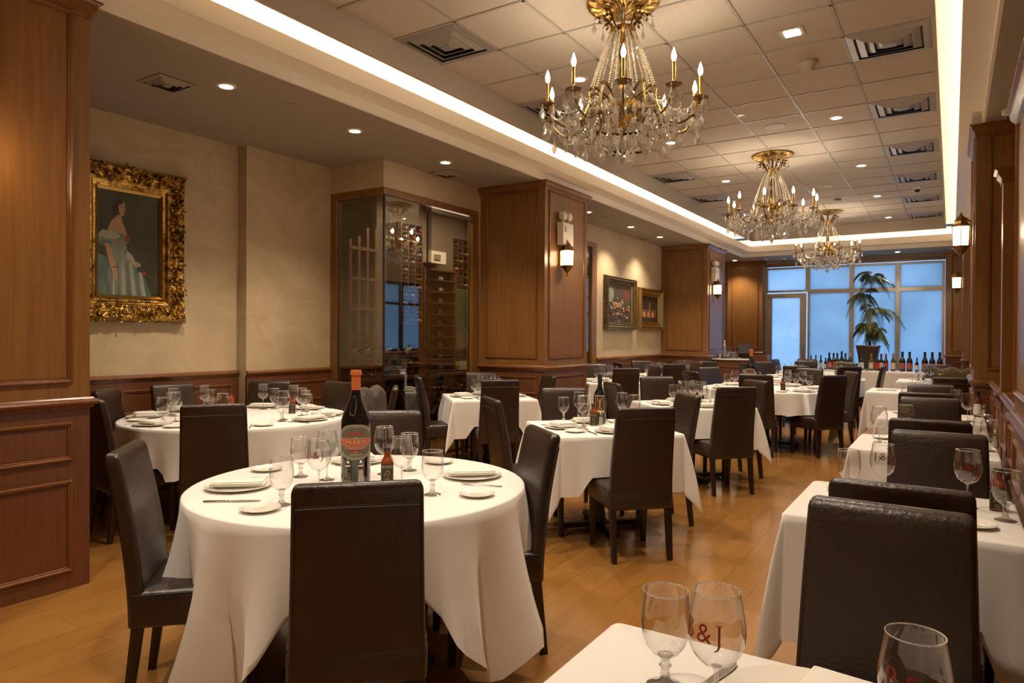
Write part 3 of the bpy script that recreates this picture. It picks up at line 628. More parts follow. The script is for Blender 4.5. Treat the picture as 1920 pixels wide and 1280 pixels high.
def emlight(loc, rz, label):
    o = empty('emergency_light', loc, rz); tag(o, label, 'emergency light', 'twin-head emergency lights on the left pillars')
    MB().box(-.135, .135, -.09, 0, -.14, .14).build('housing', M_WHITE, o)
    for x in (-.07, .07):
        h = MB().lathe([(.03, .045), (.052, .03), (.056, -.02), (.05, -.035), (.045, -.028)], 20, 0, T(x, -.05, .23) @ RX(PI / 2)); h.lathe([(.001, -.026), (.045, -.027)], 16, 1, T(x, -.05, .23) @ RX(PI / 2) @ RX(PI) @ RX(PI)); h.tube([(x, -.05, .14), (x, -.05, .19)], .012, 8); h.build('lamp_head', [M_WHITE, M_CHINA], o)
    MB().box(-.10, -.05, -.092, -.089, .02, .10).build('status_label', M_TBAR, o, smooth=False)
PX = -4.215
sconce((PX, 7.75, 2.45), PI / 2, 'lit brass lantern under the emergency light on the cellar pillar'); emlight((PX, 7.78, 2.75), PI / 2, 'white emergency light above the lantern on the cellar pillar')
sconce((PX, 14.42, 2.45), PI / 2, 'lit brass lantern on the pillar past the paintings'); emlight((PX, 14.4, 2.76), PI / 2, 'white emergency light on the pillar past the paintings')
sconce((-4.205, 1.40, 2.38), PI / 2, 'lit brass lantern on the nearest pillar at the left edge'); emlight((-4.205, 1.40, 2.76), PI / 2, 'white emergency light on the nearest pillar at the left edge')
sconce((.155, 8.0, 2.45), -PI / 2, 'lit brass lantern on the nearer right-hand pillar'); sconce((.155, 14.9, 2.47), -PI / 2, 'lit brass lantern on the farther right-hand pillar')

# ceiling fittings
def vent(x0, x1, y0, y1, z, label, group=None, mt=None):
    mt = mt or M_VENT
    o = empty('ceiling_vent', ((x0 + x1) / 2, (y0 + y1) / 2, z)); tag(o, label, 'air vent', group); hx, hy = (x1 - x0) / 2, (y1 - y0) / 2
    MB().box(-hx * .98, hx * .98, -hy * .98, hy * .98, -.004, -.002).build('backing', M_VENTDARK, o, smooth=False)
    for k, s in enumerate((1.0, .76, .54, .33)):
        m = MB(); a = [(-hx * s, -hy * s, -.006), (hx * s, -hy * s, -.006), (hx * s, hy * s, -.006), (-hx * s, hy * s, -.006)]; s2 = s - .18
        b = [(-hx * s2, -hy * s2, -.028 if k else -.016), (hx * s2, -hy * s2, -.028 if k else -.016), (hx * s2, hy * s2, -.028 if k else -.016), (-hx * s2, hy * s2, -.028 if k else -.016)]
        m.loft([a, b], 0, caps=False)
        if k: m.loft([b, [(q[0] * .97, q[1] * .97, q[2]) for q in b]], 0, caps=False)
        m.build('louvre_ring' if k else 'rim', mt, o, smooth=False)
    MB().box(-hx * .16, hx * .16, -hy * .16, hy * .16, -.03, -.022).build('centre_plate', mt, o, smooth=False)
for i, rw in enumerate((1, 4, 7, 10, 13, 16)):
    y = ty0 + .61 * rw
    vent(-.735, -.155, y + .015, y + .595, ZC, 'square metal air vent by the right cove, %s from the camera' % GN[i], 'right row of square air vents')
    y = ty0 + .61 * (rw - 3)
    vent(-3.785, -3.205, y + .015, y + .595, ZC, 'square metal air vent by the left cove, %s from the camera' % GN[i], 'left row of square air vents')
vent(-5.22, -4.92, 2.87, 3.17, ZS, 'small square air vent in the soffit above the portrait wall', None, M_PAINT); vent(-5.2, -4.9, 6.3, 6.6, ZS, 'small square air vent in the soffit by the cellar corner', None, M_PAINT)
vent(-5.15, -4.85, 12.4, 12.7, ZS, 'small square air vent in the soffit over the paintings', None, M_PAINT)
def disc(name, cat, label, x, y, z, prof, mt, n=24): o = MB().lathe(prof, n).build(name, mt); o.location = (x, y, z); tag(o, label, cat); return o
disc('ceiling_speaker', 'speaker', 'flat round ceiling speaker before the middle chandelier', -1.69, 8.14, ZC, [(.11, 0), (.108, -.006), (.095, -.009), (.0, -.009)], M_TBAR)
disc('ceiling_speaker', 'speaker', 'flat round ceiling speaker beyond the middle chandelier', -1.66, 11.75, ZC, [(.11, 0), (.108, -.006), (.095, -.009), (.0, -.009)], M_TBAR)
disc('smoke_detector', 'smoke detector', 'bulky cream smoke detector near the large square downlight', -1.065, 6.38, ZC, [(.075, 0), (.082, -.02), (.07, -.035), (.055, -.06), (.05, -.09), (.0, -.092)], M_TILE)
disc('smoke_detector', 'smoke detector', 'small round smoke detector before the farthest chandelier', -1.67, 12.95, ZC, [(.06, 0), (.06, -.03), (.04, -.045), (0, -.045)], M_VENT)
disc('sprinkler_cap', 'sprinkler', 'small pale sprinkler cap left of the nearer ceiling speaker', -1.92, 7.53, ZC, [(.04, 0), (.04, -.008), (0, -.008)], M_WHITE)
disc('sprinkler_cap', 'sprinkler', 'small sprinkler cap in the soffit past the first left downlight', -4.66, 3.85, ZS, [(.04, 0), (.04, -.006), (0, -.006)], M_PAINT)
disc('sprinkler_cap', 'sprinkler', 'small sprinkler cap in the soffit past the cellar pillar', -4.72, 10.1, ZS, [(.04, 0), (.04, -.006), (0, -.006)], M_PAINT)
def dome(x, y, z, label):
    o = empty('security_camera', (x, y, z)); tag(o, label, 'security camera')
    MB().lathe([(.062, 0), (.062, -.03), (.052, -.045), (.045, -.045)], 24).build('housing', M_WHITE, o); MB().lathe([(.043, -.045), (.038, -.065), (.022, -.082), (.001, -.088)], 20).build('lens_dome', M_BLACK, o)
dome(-.476, 12.55, ZC, 'dome camera among the right-hand ceiling vents'); dome(.40, 7.12, ZS, 'white dome camera by the right-hand wooden pillar'); dome(-3.45, 17.6, ZS, 'tiny dome camera above the glass door')
disc('smoke_detector', 'smoke detector', 'flat smoke detector in the soffit before the glass door', -3.8, 17.3, ZS, [(.06, 0), (.06, -.03), (.04, -.04), (0, -.04)], M_WHITE)
fa = empty('fire_alarm', (XL2, 12.58, 2.06)); tag(fa, 'small red and white fire alarm between the two paintings', 'alarm'); MB().box(0, .035, -.05, .05, -.11, .08).build('housing', M_RED, fa); MB().box(.035, .045, -.035, .035, -.09, -.03).build('strobe', M_WHITE, fa, smooth=False)

# ================================================================== PAINTINGS
def picture(loc, w, h, fw, depth, fmat, label, canvas_fn, ornate=False, inner=None):
    o = empty('framed_painting', loc, PI / 2); tag(o, label, 'painting')     # local: wall plane y=0, facing -Y
    prof = [(0, 0), (0, -depth * .55), (.15, -depth), (.30, -depth * .8), (.45, -depth * .95), (.62, -depth * .55), (.78, -depth * .6), (.9, -depth * .35), (1, -depth * .35), (1, -.01)]
    N = 40 if not ornate else 150; m = MB(); rings = []
    if ornate:
        pp = []
        for i in range(len(prof) - 1):
            for k in range(4): a = k / 4; pp.append((prof[i][0] * (1 - a) + prof[i + 1][0] * a, prof[i][1] * (1 - a) + prof[i + 1][1] * a))
        pp.append(prof[-1]); prof = pp
    hx, hz = w / 2, h / 2
    def corner(i, t): return [(-hx + t, -hz + t), (hx - t, -hz + t), (hx - t, hz - t), (-hx + t, hz - t)][i]
    for side in range(4):
        for k in range(N):
            a = k / N; ring = []
            for f_, y in prof:
                t = f_ * fw; p0, p1 = corner(side, t), corner((side + 1) % 4, t); x = p0[0] * (1 - a) + p1[0] * a; z = p0[1] * (1 - a) + p1[1] * a
                if ornate and f_ < .68:
                    g = Vector((x * 34, y * 34 + side, z * 34)); q = noise.noise(g) + .6 * noise.noise(g * 2.3); e = abs(2 * a - 1) ** 8
                    dx, dz = x / max(abs(x), abs(z)) if abs(x) > abs(z) else 0, z / max(abs(x), abs(z)) if abs(z) > abs(x) else 0
                    y += q * .028 - .012 * e; x += (q * .016 + .012 * e) * (1 if x > 0 else -1); z += (q * .016 + .012 * e) * (1 if z > 0 else -1); y = min(y, 0)
                ring.append((x, y, z))
            rings.append(ring)
    rings.append(rings[0]); m.loft(rings, 0, caps=False); m.build('frame', fmat, o, angle=1.2 if ornate else .6)
    if ornate:
        m = MB(); random.seed(21)
        for k in range(230):
            side = k % 4; a = random.random(); t = random.uniform(.0, .5) * fw; p0, p1 = corner(side, t), corner((side + 1) % 4, t); x = p0[0] * (1 - a) + p1[0] * a; z = p0[1] * (1 - a) + p1[1] * a
            q = random.uniform(0, 6); R_ = random.uniform(.010, .022); pts = [(x + R_ * (1 - i / 9) * math.cos(q + i * .62), -depth * .85 - .006 * math.sin(i), z + R_ * (1 - i / 9) * math.sin(q + i * .62)) for i in range(8)]
            m.tube(pts, [.0055, .006, .006, .0055, .005, .004, .0035, .002], 5)
        m.build('carved_scrolls', M_GILT, o)
    if inner: i0 = fw - .002; m = MB(); iw, ih = hx - i0, hz - i0; m.loft([[(-iw + e, yy, -ih + e), (iw - e, yy, -ih + e), (iw - e, yy, ih - e), (-iw + e, yy, ih - e)] for e, yy in ((0, -depth * .36), (.006, -depth * .45), (inner, -depth * .2))], 0, caps=False); m.build('gilt_slip', M_GOLDFLAT, o, smooth=False)
    cw, chh = hx - fw - (inner or 0) * .8, hz - fw - (inner or 0) * .8
    c = MB(); mats = canvas_fn(c, cw, chh); c.build('canvas', mats, o, smooth=False)
    return o
def shape(c, pts, mi, y, sx, sz): c.add([(x * sx, y, z * sz) for x, z in pts], [tuple(range(len(pts)))], mi)
def blob(c, x, z, rx, rz, mi, y, sx, sz, n=14, rot=0): shape(c, [(x + rx * math.cos(t) * math.cos(rot) - rz * math.sin(t) * math.sin(rot), z + rx * math.cos(t) * math.sin(rot) + rz * math.sin(t) * math.cos(rot)) for t in [2 * PI * k / n for k in range(n)]], mi, y, sx, sz)
def lady(c, w, h):
    SH = -.20
    bg = noisy(mat('canvas_olive', rough=.5), (.022, .020, .009), (.075, .068, .030), 3); dr = noisy(mat('paint_gown', rough=.5), (.13, .16, .12), (.27, .29, .22), 9, (1, 1, .3)); dr2 = noisy(mat('paint_gown_blue', rough=.5), (.06, .10, .085), (.15, .20, .16), 9, (1, 1, .3))
    sk = mat('paint_skin', (.42, .26, .12), .5); hr = mat('paint_hair', (.02, .010, .006), .5); rd = mat('paint_rose', (.30, .035, .02), .5); gr = mat('paint_leaf', (.03, .06, .025), .5); sh = mat('paint_skin_shade', (.26, .15, .065), .5); lc = mat('paint_lace', (.36, .35, .26), .5)
    c.box(-w, w, -.012, -.008, -h, h, 0); y = [-.0125]
    def s(pts, mi): y[0] -= .0001; shape(c, [(max(-1, x + SH), z) if abs(x) < .96 else (x, z) for x, z in pts], mi, y[0], w, h)
    def b(x, *a, **k): y[0] -= .0001; blob(c, x + SH, *a, y[0], w, h, **k)
    s([(-1, -.30), (-.75, -.22), (-.45, -.30), (-.1, -.12), (.2, -.2), (.5, -.42), (.78, -.7), (.95, -1), (-1, -1)], 2)
    s([(-.3, -.15), (.15, -.18), (.42, -.5), (.7, -1), (-.35, -1), (-.5, -.6)], 1)
    for k in range(7): s([(-.3 + k * .13, -.35), (-.27 + k * .14, -.35), (-.25 + k * .17, -1), (-.33 + k * .16, -1)], 2 if k % 2 else 8)
    s([(-.48, .20), (-.1, .30), (.12, .18), (.16, -.05), (.02, -.2), (-.38, -.18)], 1)
    s([(-.50, .22), (-.36, .42), (-.22, .50), (-.18, .60), (-.04, .60), (-.03, .45), (.08, .28), (.15, .16), (-.1, .20)], 3)
    b(-.58, .10, .18, .13, 8); b(-.52, .03, .24, .08, 1); b(-.40, .14, .30, .07, 8); b(-.55, -.03, .2, .06, 2)
    b(-.12, .70, .15, .155, 4, rot=0); b(-.03, .68, .105, .15, 3); b(-.13, .80, .14, .06, 4); b(-.26, .62, .11, .13, 4)
    for x in (-.05, .035): b(x, .70, .022, .010, 4); b(x, .722, .026, .006, 4)
    s([(.0, .70), (.025, .64), (-.005, .64)], 7); b(.01, .60, .03, .010, 5)
    s([(-.58, -.02), (-.42, -.02), (-.26, -.36), (-.20, -.55), (-.16, -.72), (-.24, -.74), (-.34, -.55), (-.44, -.36)], 3); b(-.25, -.46, .075, .016, 5)
    s([(.10, -.12), (.30, -.20), (.42, -.34), (.5, -.40), (.44, -.44), (.30, -.36), (.12, -.26)], 8); b(.47, -.37, .075, .045, 3)
    b(.14, .10, .075, .075, 5); b(.18, -.02, .07, .05, 6); b(.60, -.47, .16, .06, 6); b(.70, -.54, .075, .045, 5)
    return [bg, dr, dr2, sk, hr, rd, gr, sh, lc]
def stilllife(c, w, h):
    m0 = noisy(mat('canvas_brown', rough=.5), (.025, .015, .010), (.10, .065, .04), 4); A = mat('paint_peach', (.50, .27, .10), .5); B = mat('paint_cream', (.50, .42, .24), .5); C_ = mat('paint_wine', (.16, .03, .02), .5); D = mat('paint_green', (.05, .07, .03), .5); E_ = mat('paint_sky', (.22, .25, .17), .5)
    c.box(-w, w, -.012, -.008, -h, h, 0); y = [-.0125]; random.seed(4)
    def b(*a, **k): y[0] -= .0001; blob(c, *a, y[0], w, h, **k)
    b(-.7, .45, .25, .4, 5); b(.6, .5, .22, .28, 3)
    for k in range(85): x = random.gauss(-.1, .38); z = random.gauss(-.38 if k % 3 else .02, .22 if k % 3 else .12); b(max(-.9, min(.8, x)), max(-.9, z), random.uniform(.04, .11), random.uniform(.03, .07), random.choice([1, 2, 1, 3, 4]), n=9)
    return [m0, A, B, C_, D, E_]
def gathering(c, w, h):
    m0 = noisy(mat('canvas_umber', rough=.5), (.02, .011, .007), (.07, .04, .02), 4); A = mat('paint_scarlet', (.30, .05, .02), .5); B = mat('paint_ivory', (.50, .43, .28), .5); C_ = mat('paint_ochre', (.36, .20, .06), .5)
    c.box(-w, w, -.012, -.008, -h, h, 0); y = [-.0125]; random.seed(9)
    def b(*a, **k): y[0] -= .0001; blob(c, *a, y[0], w, h, **k)
    b(.05, .15, .06, .5, 3)
    for k in range(13): x = -.75 + k * .125; b(x, -.42, .075, .26, [1, 2, 3, 1][k % 4]); b(x, -.10, .045, .05, 3)
    return [m0, A, B, C_]
picture((XL0, 3.32, 2.245), .99, 1.36, .20, .10, M_GILT, 'large portrait of a woman in a pale gown in an ornate gilt frame', lady, True, .03)
picture((XL2, 11.85, 2.06), 1.36, .98, .13, .09, M_BRONZE, 'dark still life painting in a bronze frame, left of the two', stilllife, False, .015)
picture((XL2, 13.35, 2.01), 1.26, .84, .16, .09, M_GOLDFLAT, 'smaller painting of gathered figures in a gold frame by the pillar', gathering, False, .012)

# ================================================================== CHAIRS
def chair_proto():
    o = empty('dining_chair')      # origin on the floor under the top of the back; it faces +Y
    b = MB(); rings = []
    def yc(z): t = max(0, min(1, (z - .33) / .67)); return .095 * (1 - t ** 1.7)
    def hw(z): t = max(0, min(1, (z - .33) / .67)); return .218 - .020 * t
    levels = [.332, .34, .40, .47, .55, .63, .71, .79, .87, .94, .972]
    for z in levels:
        th = .030 - .004 * (z - .33); e = .006 if z < .335 else 0
        rings.append([(x, yc(z) + .03 + y, z) for x, y in rrect(hw(z) - e, th - e, .016 - e * .5, 4)])
    for dz, e in ((.985, .003), (.995, .009), (1.0, .018)):
        rings.append([(x, yc(dz) + .03 + y, dz) for x, y in rrect(hw(dz) - e, .0275 - e, .014 - e * .4 if e < .015 else .008, 4)])
    b.loft(rings, 0); b.build('backrest', M_LEATHER, o, angle=1.0)
    s = MB()
    zb = .925; s.tube([(-hw(zb) + .012, yc(zb) + .0005, zb), (0, yc(zb) + .0005, zb + .001), (hw(zb) - .012, yc(zb) + .0005, zb)], .0022, 5)
    for sx in (-1, 1):
        s.tube([(sx * (hw(z) - .012), yc(z) + .0008, z) for z in levels[1:-1]], .0018, 5); s.tube([(sx * (hw(z) - .012), yc(z) + .0595 - .004 * (z - .33) * 2, z) for z in levels[3:-1]], .0018, 5)
    s.build('seam', M_LEATHERSEAM, o)
    t = MB()
    for (x0, z0, x1, z1) in ((-hw(zb) + .02, zb + .006, hw(zb) - .02, zb + .006),):
        for k in range(44): x = x0 + (x1 - x0) * k / 44; t.box(x, x + .004, yc(zb) - .0012, yc(zb) + .001, z0, z0 + .0012)
    t.build('stitching', M_THREAD, o, smooth=False)
    q = MB(); rings = []
    for z, e in ((.335, .012), (.342, .003), (.36, 0), (.44, 0), (.462, .006), (.472, .018), (.476, .034)):
        rings.append([(x, .315 + y, z) for x, y in rrect(.222 - e, .225 - e, .03, 4)])
    q.loft(rings, 0); q.build('seat', M_LEATHER, o, angle=1.0)
    p = MB().tube([(x, .315 + y, .461) for x, y in rrect(.2185, .2215, .03, 4)], .0035, 5, closed=True); p.build('piping', M_LEATHERSEAM, o)
    def leg(x0, y0, x1, y1):
        r = []
        for t_ in (0, .03, 1): z = .34 * (1 - t_) if t_ < 1 else 0; hwd = .021 - .005 * t_; xx, yy = x0 + (x1 - x0) * t_, y0 + (y1 - y0) * t_; r.append([(xx + x, yy + y, .338 * (1 - t_)) for x, y in rrect(hwd, hwd, .004, 2)])
        return MB().loft(r).build('leg', M_DARKWOOD, o)
    for sx in (-1, 1): leg(sx * .192, .125, sx * .192, .085); leg(sx * .193, .505, sx * .190, .515)
    return o
CH = chair_proto(); chair_used = [False]
def chair(c, face, label, group, push=0.0):
    """c: point under the top of the back; face: point it looks at or angle"""
    if isinstance(face, tuple): a = math.atan2(face[1] - c[1], face[0] - c[0])
    else: a = math.radians(face)
    if chair_used[0]: o = copy_tree(CH)
    else: o = CH; chair_used[0] = True
    o.location = (c[0] + push * math.cos(a), c[1] + push * math.sin(a), 0); o.rotation_euler = (0, 0, a - PI / 2)
    return tag(o, label, 'chair', group)

# ================================================================== TABLES AND CLOTHS
ZT = .762
def table_base(name, loc, rz, top, label, square):
    o = empty(name, (loc[0], loc[1], 0), rz); tag(o, label, 'table')
    if square: MB().box(-top[0] + .02, top[0] - .02, -top[1] + .02, top[1] - .02, .72, .748).build('tabletop', M_DARKWOOD, o)
    else: MB().lathe([(top - .02, .72), (top - .02, .748)], 48).build('tabletop', M_DARKWOOD, o)
    MB().lathe([(.05, .05), (.045, .08), (.038, .12), (.038, .66), (.09, .70), (.09, .72)], 20).build('pedestal', M_BLACK, o)
    L = .33 if square else .42
    for k in range(4): MB().box(.03, L, -.028, .028, .012, .05).build('foot', M_BLACK, o).rotation_euler = (0, 0, PI / 4 * (0 if not square else 0) + PI / 2 * k)
    for k in range(4): a = PI / 2 * k; MB().lathe([(.03, 0), (.03, .012)], 12, 0, T((L - .04) * math.cos(a), (L - .04) * math.sin(a), 0)).build('glide', M_GREYRUBBER, o)
    return o
def clampx(x, y):
    if y > 5.4: x = max(x, -5.17)
    return min(x, .232 if y < 4.4 else .255)
def cloth(loc, rz, half, rho, overhang, label, seats=(), seatL=.275, seed=0, flare=1.0, n_side=30, ncor=26, nu=14, maxL=.74, lift=None):
    """square cloth: half=(hx,hy) of the table outline, rho corner radius (=half for a round table); seats = local angles where a seat lifts the hem"""
    hx, hy = half; rho = min(rho, hx, hy); per = []
    A, B = hx + overhang, hy + overhang
    for (cx, cy, a0) in ((hx - rho, hy - rho, 0), (-hx + rho, hy - rho, 90), (-hx + rho, -hy + rho, 180), (hx - rho, -hy + rho, 270)):
        for k in range(ncor + 1):
            a = math.radians(a0 + 90 * k / ncor); per.append((cx + rho * math.cos(a), cy + rho * math.sin(a), a))
        if rho < min(hx, hy) - .01:
            a1 = math.radians(a0 + 90); nx, ny = math.cos(a1), math.sin(a1); tx, ty = -ny, nx; L = 2 * ((hx if a0 in (0, 180) else hy) - rho); px, py = per[-1][0], per[-1][1]
            for k in range(1, n_side): per.append((px + tx * L * k / n_side, py + ty * L * k / n_side, a1))
    rings = []; N = len(per); rnd = random.Random(seed)
    ph = [rnd.uniform(0, 6) for _ in range(4)]; s = 0; arcl = [0]
    for i in range(1, N): arcl.append(arcl[-1] + math.hypot(per[i][0] - per[i - 1][0], per[i][1] - per[i - 1][1]) + (.012 if rho < .1 and abs(per[i][2] - per[i - 1][2]) > 1e-4 else 0))
    tot = arcl[-1]
    Ls = []; ws = []
    WL = .34 if rho < .1 else (.33 if rho < .8 else .42)
    for (x, y, a) in per:
        ca, sa = abs(math.cos(a)), abs(math.sin(a))
        tX = (A - abs(x)) / ca if ca > 1e-4 else 9; tY = (B - abs(y)) / sa if sa > 1e-4 else 9
        L = min(tX, tY, maxL); th = math.atan2(y, x); w = 0
        for q in seats:
            d = abs((th - q + PI) % (2 * PI) - PI) * math.hypot(x, y); w = max(w, max(0, 1 - (d / WL) ** 2) if d < WL else 0)
        w = min(1, w * 2.2); Ls.append(L * (1 - w) + min(L, seatL) * w); ws.append(w)
    top = [(x * (1 - .0), y, ZT) for x, y, a in per]
    for f_ in (.0, .0035, .0075):
        pass
    rings.append([(x - .008 * math.cos(a), y - .008 * math.sin(a), ZT) for x, y, a in per]); rings.append([(x - .002 * math.cos(a), y - .002 * math.sin(a), ZT - .002) for x, y, a in per])
    for j in range(nu + 1):
        u = j / nu; ring = []
        for i, (x, y, a) in enumerate(per):
            L = Ls[i]; d = L * u; cor = abs(math.sin(2 * a)) if rho < .1 else abs(math.sin(2 * a)) ** 1.5
            if rho < .1:
                cc = (a % (PI / 2)) / (PI / 2); ridge = math.exp(-((cc - .5) / .17) ** 2) if 0 < cc < 1 else 0
                off = .004 + d * (.03 + flare * .34 * ridge) * (1 - .35 * u) + .006 * math.sin(arcl[i] * 9 + ph[0]) * u
                off += .012 * u * math.sin(arcl[i] / tot * 2 * PI * 7 + ph[1]) * (1 - ridge)
            else:
                fold = math.sin(15 * a + ph[0] + 1.3 * math.sin(2 * a + ph[1])); fold = (abs(fold) ** .6) * (1 if fold > 0 else -1) * .7 + .3 * math.sin(31 * a + ph[2] + math.sin(5 * a)); off = .003 + .02 * d + (.09 + .14 * cor) * d * (.35 + .65 * u) * (fold * flare + .1)
            if ws[i] > 0: off += ws[i] * .03 * u
            ring.append((x + off * math.cos(a), y + off * math.sin(a), ZT - .006 - d * (1 - .05 * flare * (cor if rho < .1 else .3))))
        rings.append(ring)
    cr_, sr_ = math.cos(rz), math.sin(rz)
    for rg_ in rings:
        for i, (x, y, z) in enumerate(rg_):
            X, Y = loc[0] + x * cr_ - y * sr_, loc[1] + x * sr_ + y * cr_; X2 = clampx(X, Y) - loc[0]; Y2 = Y - loc[1]
            rg_[i] = (X2 * cr_ + Y2 * sr_, -X2 * sr_ + Y2 * cr_, z)
    # hem: fold the edge inwards a little
    rings.append([(x - .004 * math.cos(per[i][2]), y - .004 * math.sin(per[i][2]), z + .0005) for i, (x, y, z) in enumerate(rings[-1])])
    m = MB(); m.loft(rings, 0, caps=False); m.f.append(tuple(range(len(rings[0])))); m.m.append(0)
    o = m.build('tablecloth', M_CLOTH, None, angle=1.3); o.location = (loc[0], loc[1], 0); o.rotation_euler = (0, 0, rz)
    md = o.modifiers.new('thick', 'SOLIDIFY'); md.thickness = .0016; md.offset = -1
    return tag(o, label, 'tablecloth')

# ================================================================== TABLEWARE
def wine_profile():   # single-wall bowl
    return [(.0045, .098), (.012, .100), (.027, .107), (.041, .122), (.0495, .143), (.0515, .160), (.0500, .182), (.0460, .206), (.0420, .228), (.0412, .235)]
WR = wine_profile()
def wr(z):
    for (r0, z0), (r1, z1) in zip(WR, WR[1:]):
        if z0 <= z <= z1: return r0 + (r1 - r0) * (z - z0) / (z1 - z0) + .0006
    return .034
ME = {}
def rim(mb, r, z, t=.0011, n=32): mb.tube([(r * math.cos(2 * PI * k / n), r * math.sin(2 * PI * k / n), z) for k in range(n)], t, 6, 1, closed=True)
m = MB().lathe(WR, 32, 0, None, False, False); rim(m, .0412, .235); ME['wbowl'] = m.mesh('bowl', [M_GLASS, M_RIM])
m = MB().lathe([(.001, 0), (.036, 0), (.037, .0015), (.030, .004), (.014, .008), (.006, .014), (.004, .025), (.0036, .06), (.0042, .09), (.009, .099), (.001, .101)], 28); ME['wstem'] = m.mesh('stem', M_STEMGLASS)
GRP = [(.012, .062), (.026, .068), (.039, .085), (.047, .110), (.0485, .130), (.0465, .160), (.044, .182), (.0435, .190)]
m = MB().lathe(GRP, 32, 0, None, False, False); rim(m, .0435, .190, .0014); ME['gbowl'] = m.mesh('bowl', [M_GLASS, M_RIM])
m = MB().lathe([(.001, 0), (.036, 0), (.037, .002), (.028, .006), (.015, .011), (.010, .018), (.0085, .030), (.009, .038), (.0125, .043), (.009, .048), (.010, .055), (.016, .064), (.001, .067)], 28); ME['gstem'] = m.mesh('stem', M_STEMGLASS)
m = MB().lathe(WR, 16, 0, None, False, False); rim(m, .0412, .235, .0012, 16); m.lathe([(.036, 0), (.037, .0015), (.014, .006), (.004, .02), (.0042, .09), (.009, .099)], 12, 1); ME['wfar'] = m.mesh('wine_glass', [M_GLASS, M_STEMGLASS])
m = MB().lathe(GRP, 16, 0, None, False, False); rim(m, .0435, .190, .0012, 16); m.lathe([(.036, 0), (.037, .002), (.015, .010), (.0085, .03), (.012, .043), (.010, .055), (.016, .064)], 12, 1); ME['gfar'] = m.mesh('water_goblet', [M_GLASS, M_STEMGLASS])
def plate_mesh(R):
    return MB().lathe([(R * .55, 0), (R * .58, .001), (R * .60, .004), (R * .97, .013), (R, .0155), (R * .985, .0165), (R * .93, .0145), (R * .68, .008), (R * .62, .006), (R * .3, .0055), (.001, .0055)], 48)
ME['charger'] = plate_mesh(.145).mesh('dinner_plate', M_CHINA); ME['bread'] = plate_mesh(.078).mesh('bread_plate', M_CHINA)
def napkin_mesh(seed, w=.115, d=.06, h=.02, roll=0):
    r = random.Random(seed); m = MB(); layers = 4
    for k in range(layers):
        z0 = k * h / layers; rings = []
        for e, z in ((.004, z0), (0, z0 + .0015), (0, z0 + h / layers - .0015), (.004, z0 + h / layers)):
            rings.append([(x + .003 * math.sin(k * 2.1) + .004 * (noise.noise(Vector((x * 20, y * 20, k + seed)))), y + .004 * math.cos(k * 1.7), z + .006 * (x / w) ** 2 * roll + .003 * noise.noise(Vector((x * 9, y * 9, seed)))) for x, y in rrect(w - e - k * .002, d - e - k * .003, .006, 3)])
        m.loft(rings)
    return m.mesh('napkin', M_NAPKIN)
ME['nap'] = napkin_mesh(1); ME['nap2'] = napkin_mesh(5, .088, .082, .028, .3)
def fork_mesh():
    m = MB(); pts = [(-.10, .002), (-.09, .003), (-.02, .004), (.03, .009), (.055, .006)]; wd = [.006, .0065, .003, .0028, .010]; rings = []
    for (x, z), w in zip(pts, wd): rings.append([(x, -w, z), (x, w, z), (x, w, z + .002), (x, -w, z + .002)])
    m.loft(rings)
    for k in range(4): y = -.0085 + k * .00567; m.tube([(.054, y, .007), (.075, y, .004), (.097, y, .010)], [.0013, .0013, .0007], 5)
    return m.mesh('fork', M_STEEL)
def knife_mesh():
    m = MB(); m.tube([(-.115, 0, .004), (-.11, 0, .004), (-.04, 0, .004), (-.02, 0, .0045), (-.012, 0, .004)], [.003, .0055, .0048, .0055, .0035], 8); m.ball((-.022, 0, .0045), .0062)
    m.loft([[(x, -w, .003), (x, w, .003), (x, w, .0055), (x, -w, .0055)] for x, w in ((-.012, .006), (.03, .0085), (.08, .0085), (.105, .005), (.114, .001))]); return m.mesh('table_knife', M_STEEL)
ME['fork'] = fork_mesh(); ME['knife'] = knife_mesh()
LET = mat('glass_lettering', (.22, .012, .006), .5)
def glyph(mb, polys, th0, cx, zc, h):
    """polys: strips of (inner, outer) unit points, wrapped on the wine bowl"""
    for st in polys:
        v = []
        for (a, b) in st:
            for (x, z) in (a, b):
                zz = zc + (z - .5) * h; r = wr(zz) + .0003; t = th0 + (cx + x * h) / .050; v.append((r * math.cos(t), r * math.sin(t), zz))
        mb.add(v, [(2 * k, 2 * k + 1, 2 * k + 3, 2 * k + 2) for k in range(len(st) - 1)])
def serifBJ(mb, th0):
    def bar(x0, x1, z0, z1, n=5, vert=False):
        return [((x0, z0 + (z1 - z0) * k / n), (x1, z0 + (z1 - z0) * k / n)) for k in range(n + 1)] if vert else [((x0 + (x1 - x0) * k / n, z0), (x0 + (x1 - x0) * k / n, z1)) for k in range(n + 1)]
    def half(cx, cz, ro, zo, ri, zi): return [((cx + ri * math.cos(a), cz + zi * math.sin(a)), (cx + ro * math.cos(a), cz + zo * math.sin(a))) for a in [-PI / 2 + PI * k / 14 for k in range(15)]]
    B = [bar(.10, .21, 0, 1, 8, True), bar(.0, .32, 0, .035), bar(.0, .30, .965, 1), half(.28, .755, .26, .245, .15, .21), half(.30, .27, .32, .27, .20, .235), bar(.2, .3, .50, .535)]
    hook = [((.30, .10), (.41, .10))] + [((.14 + .16 * math.cos(a), .10 + .30 * math.sin(a)), (.14 + .27 * math.cos(a), .10 + .36 * math.sin(a))) for a in [-.1 * k for k in range(0, 17)]]
    J = [bar(.30, .41, .10, 1, 8, True), bar(.19, .52, .965, 1), hook]
    glyph(mb, B, th0, -.044, .176, .036); glyph(mb, J, th0, .012, .172, .036)
    wrap_text(mb, '&', .046, lambda z: wr(z), .172, th0 - .03, 0)
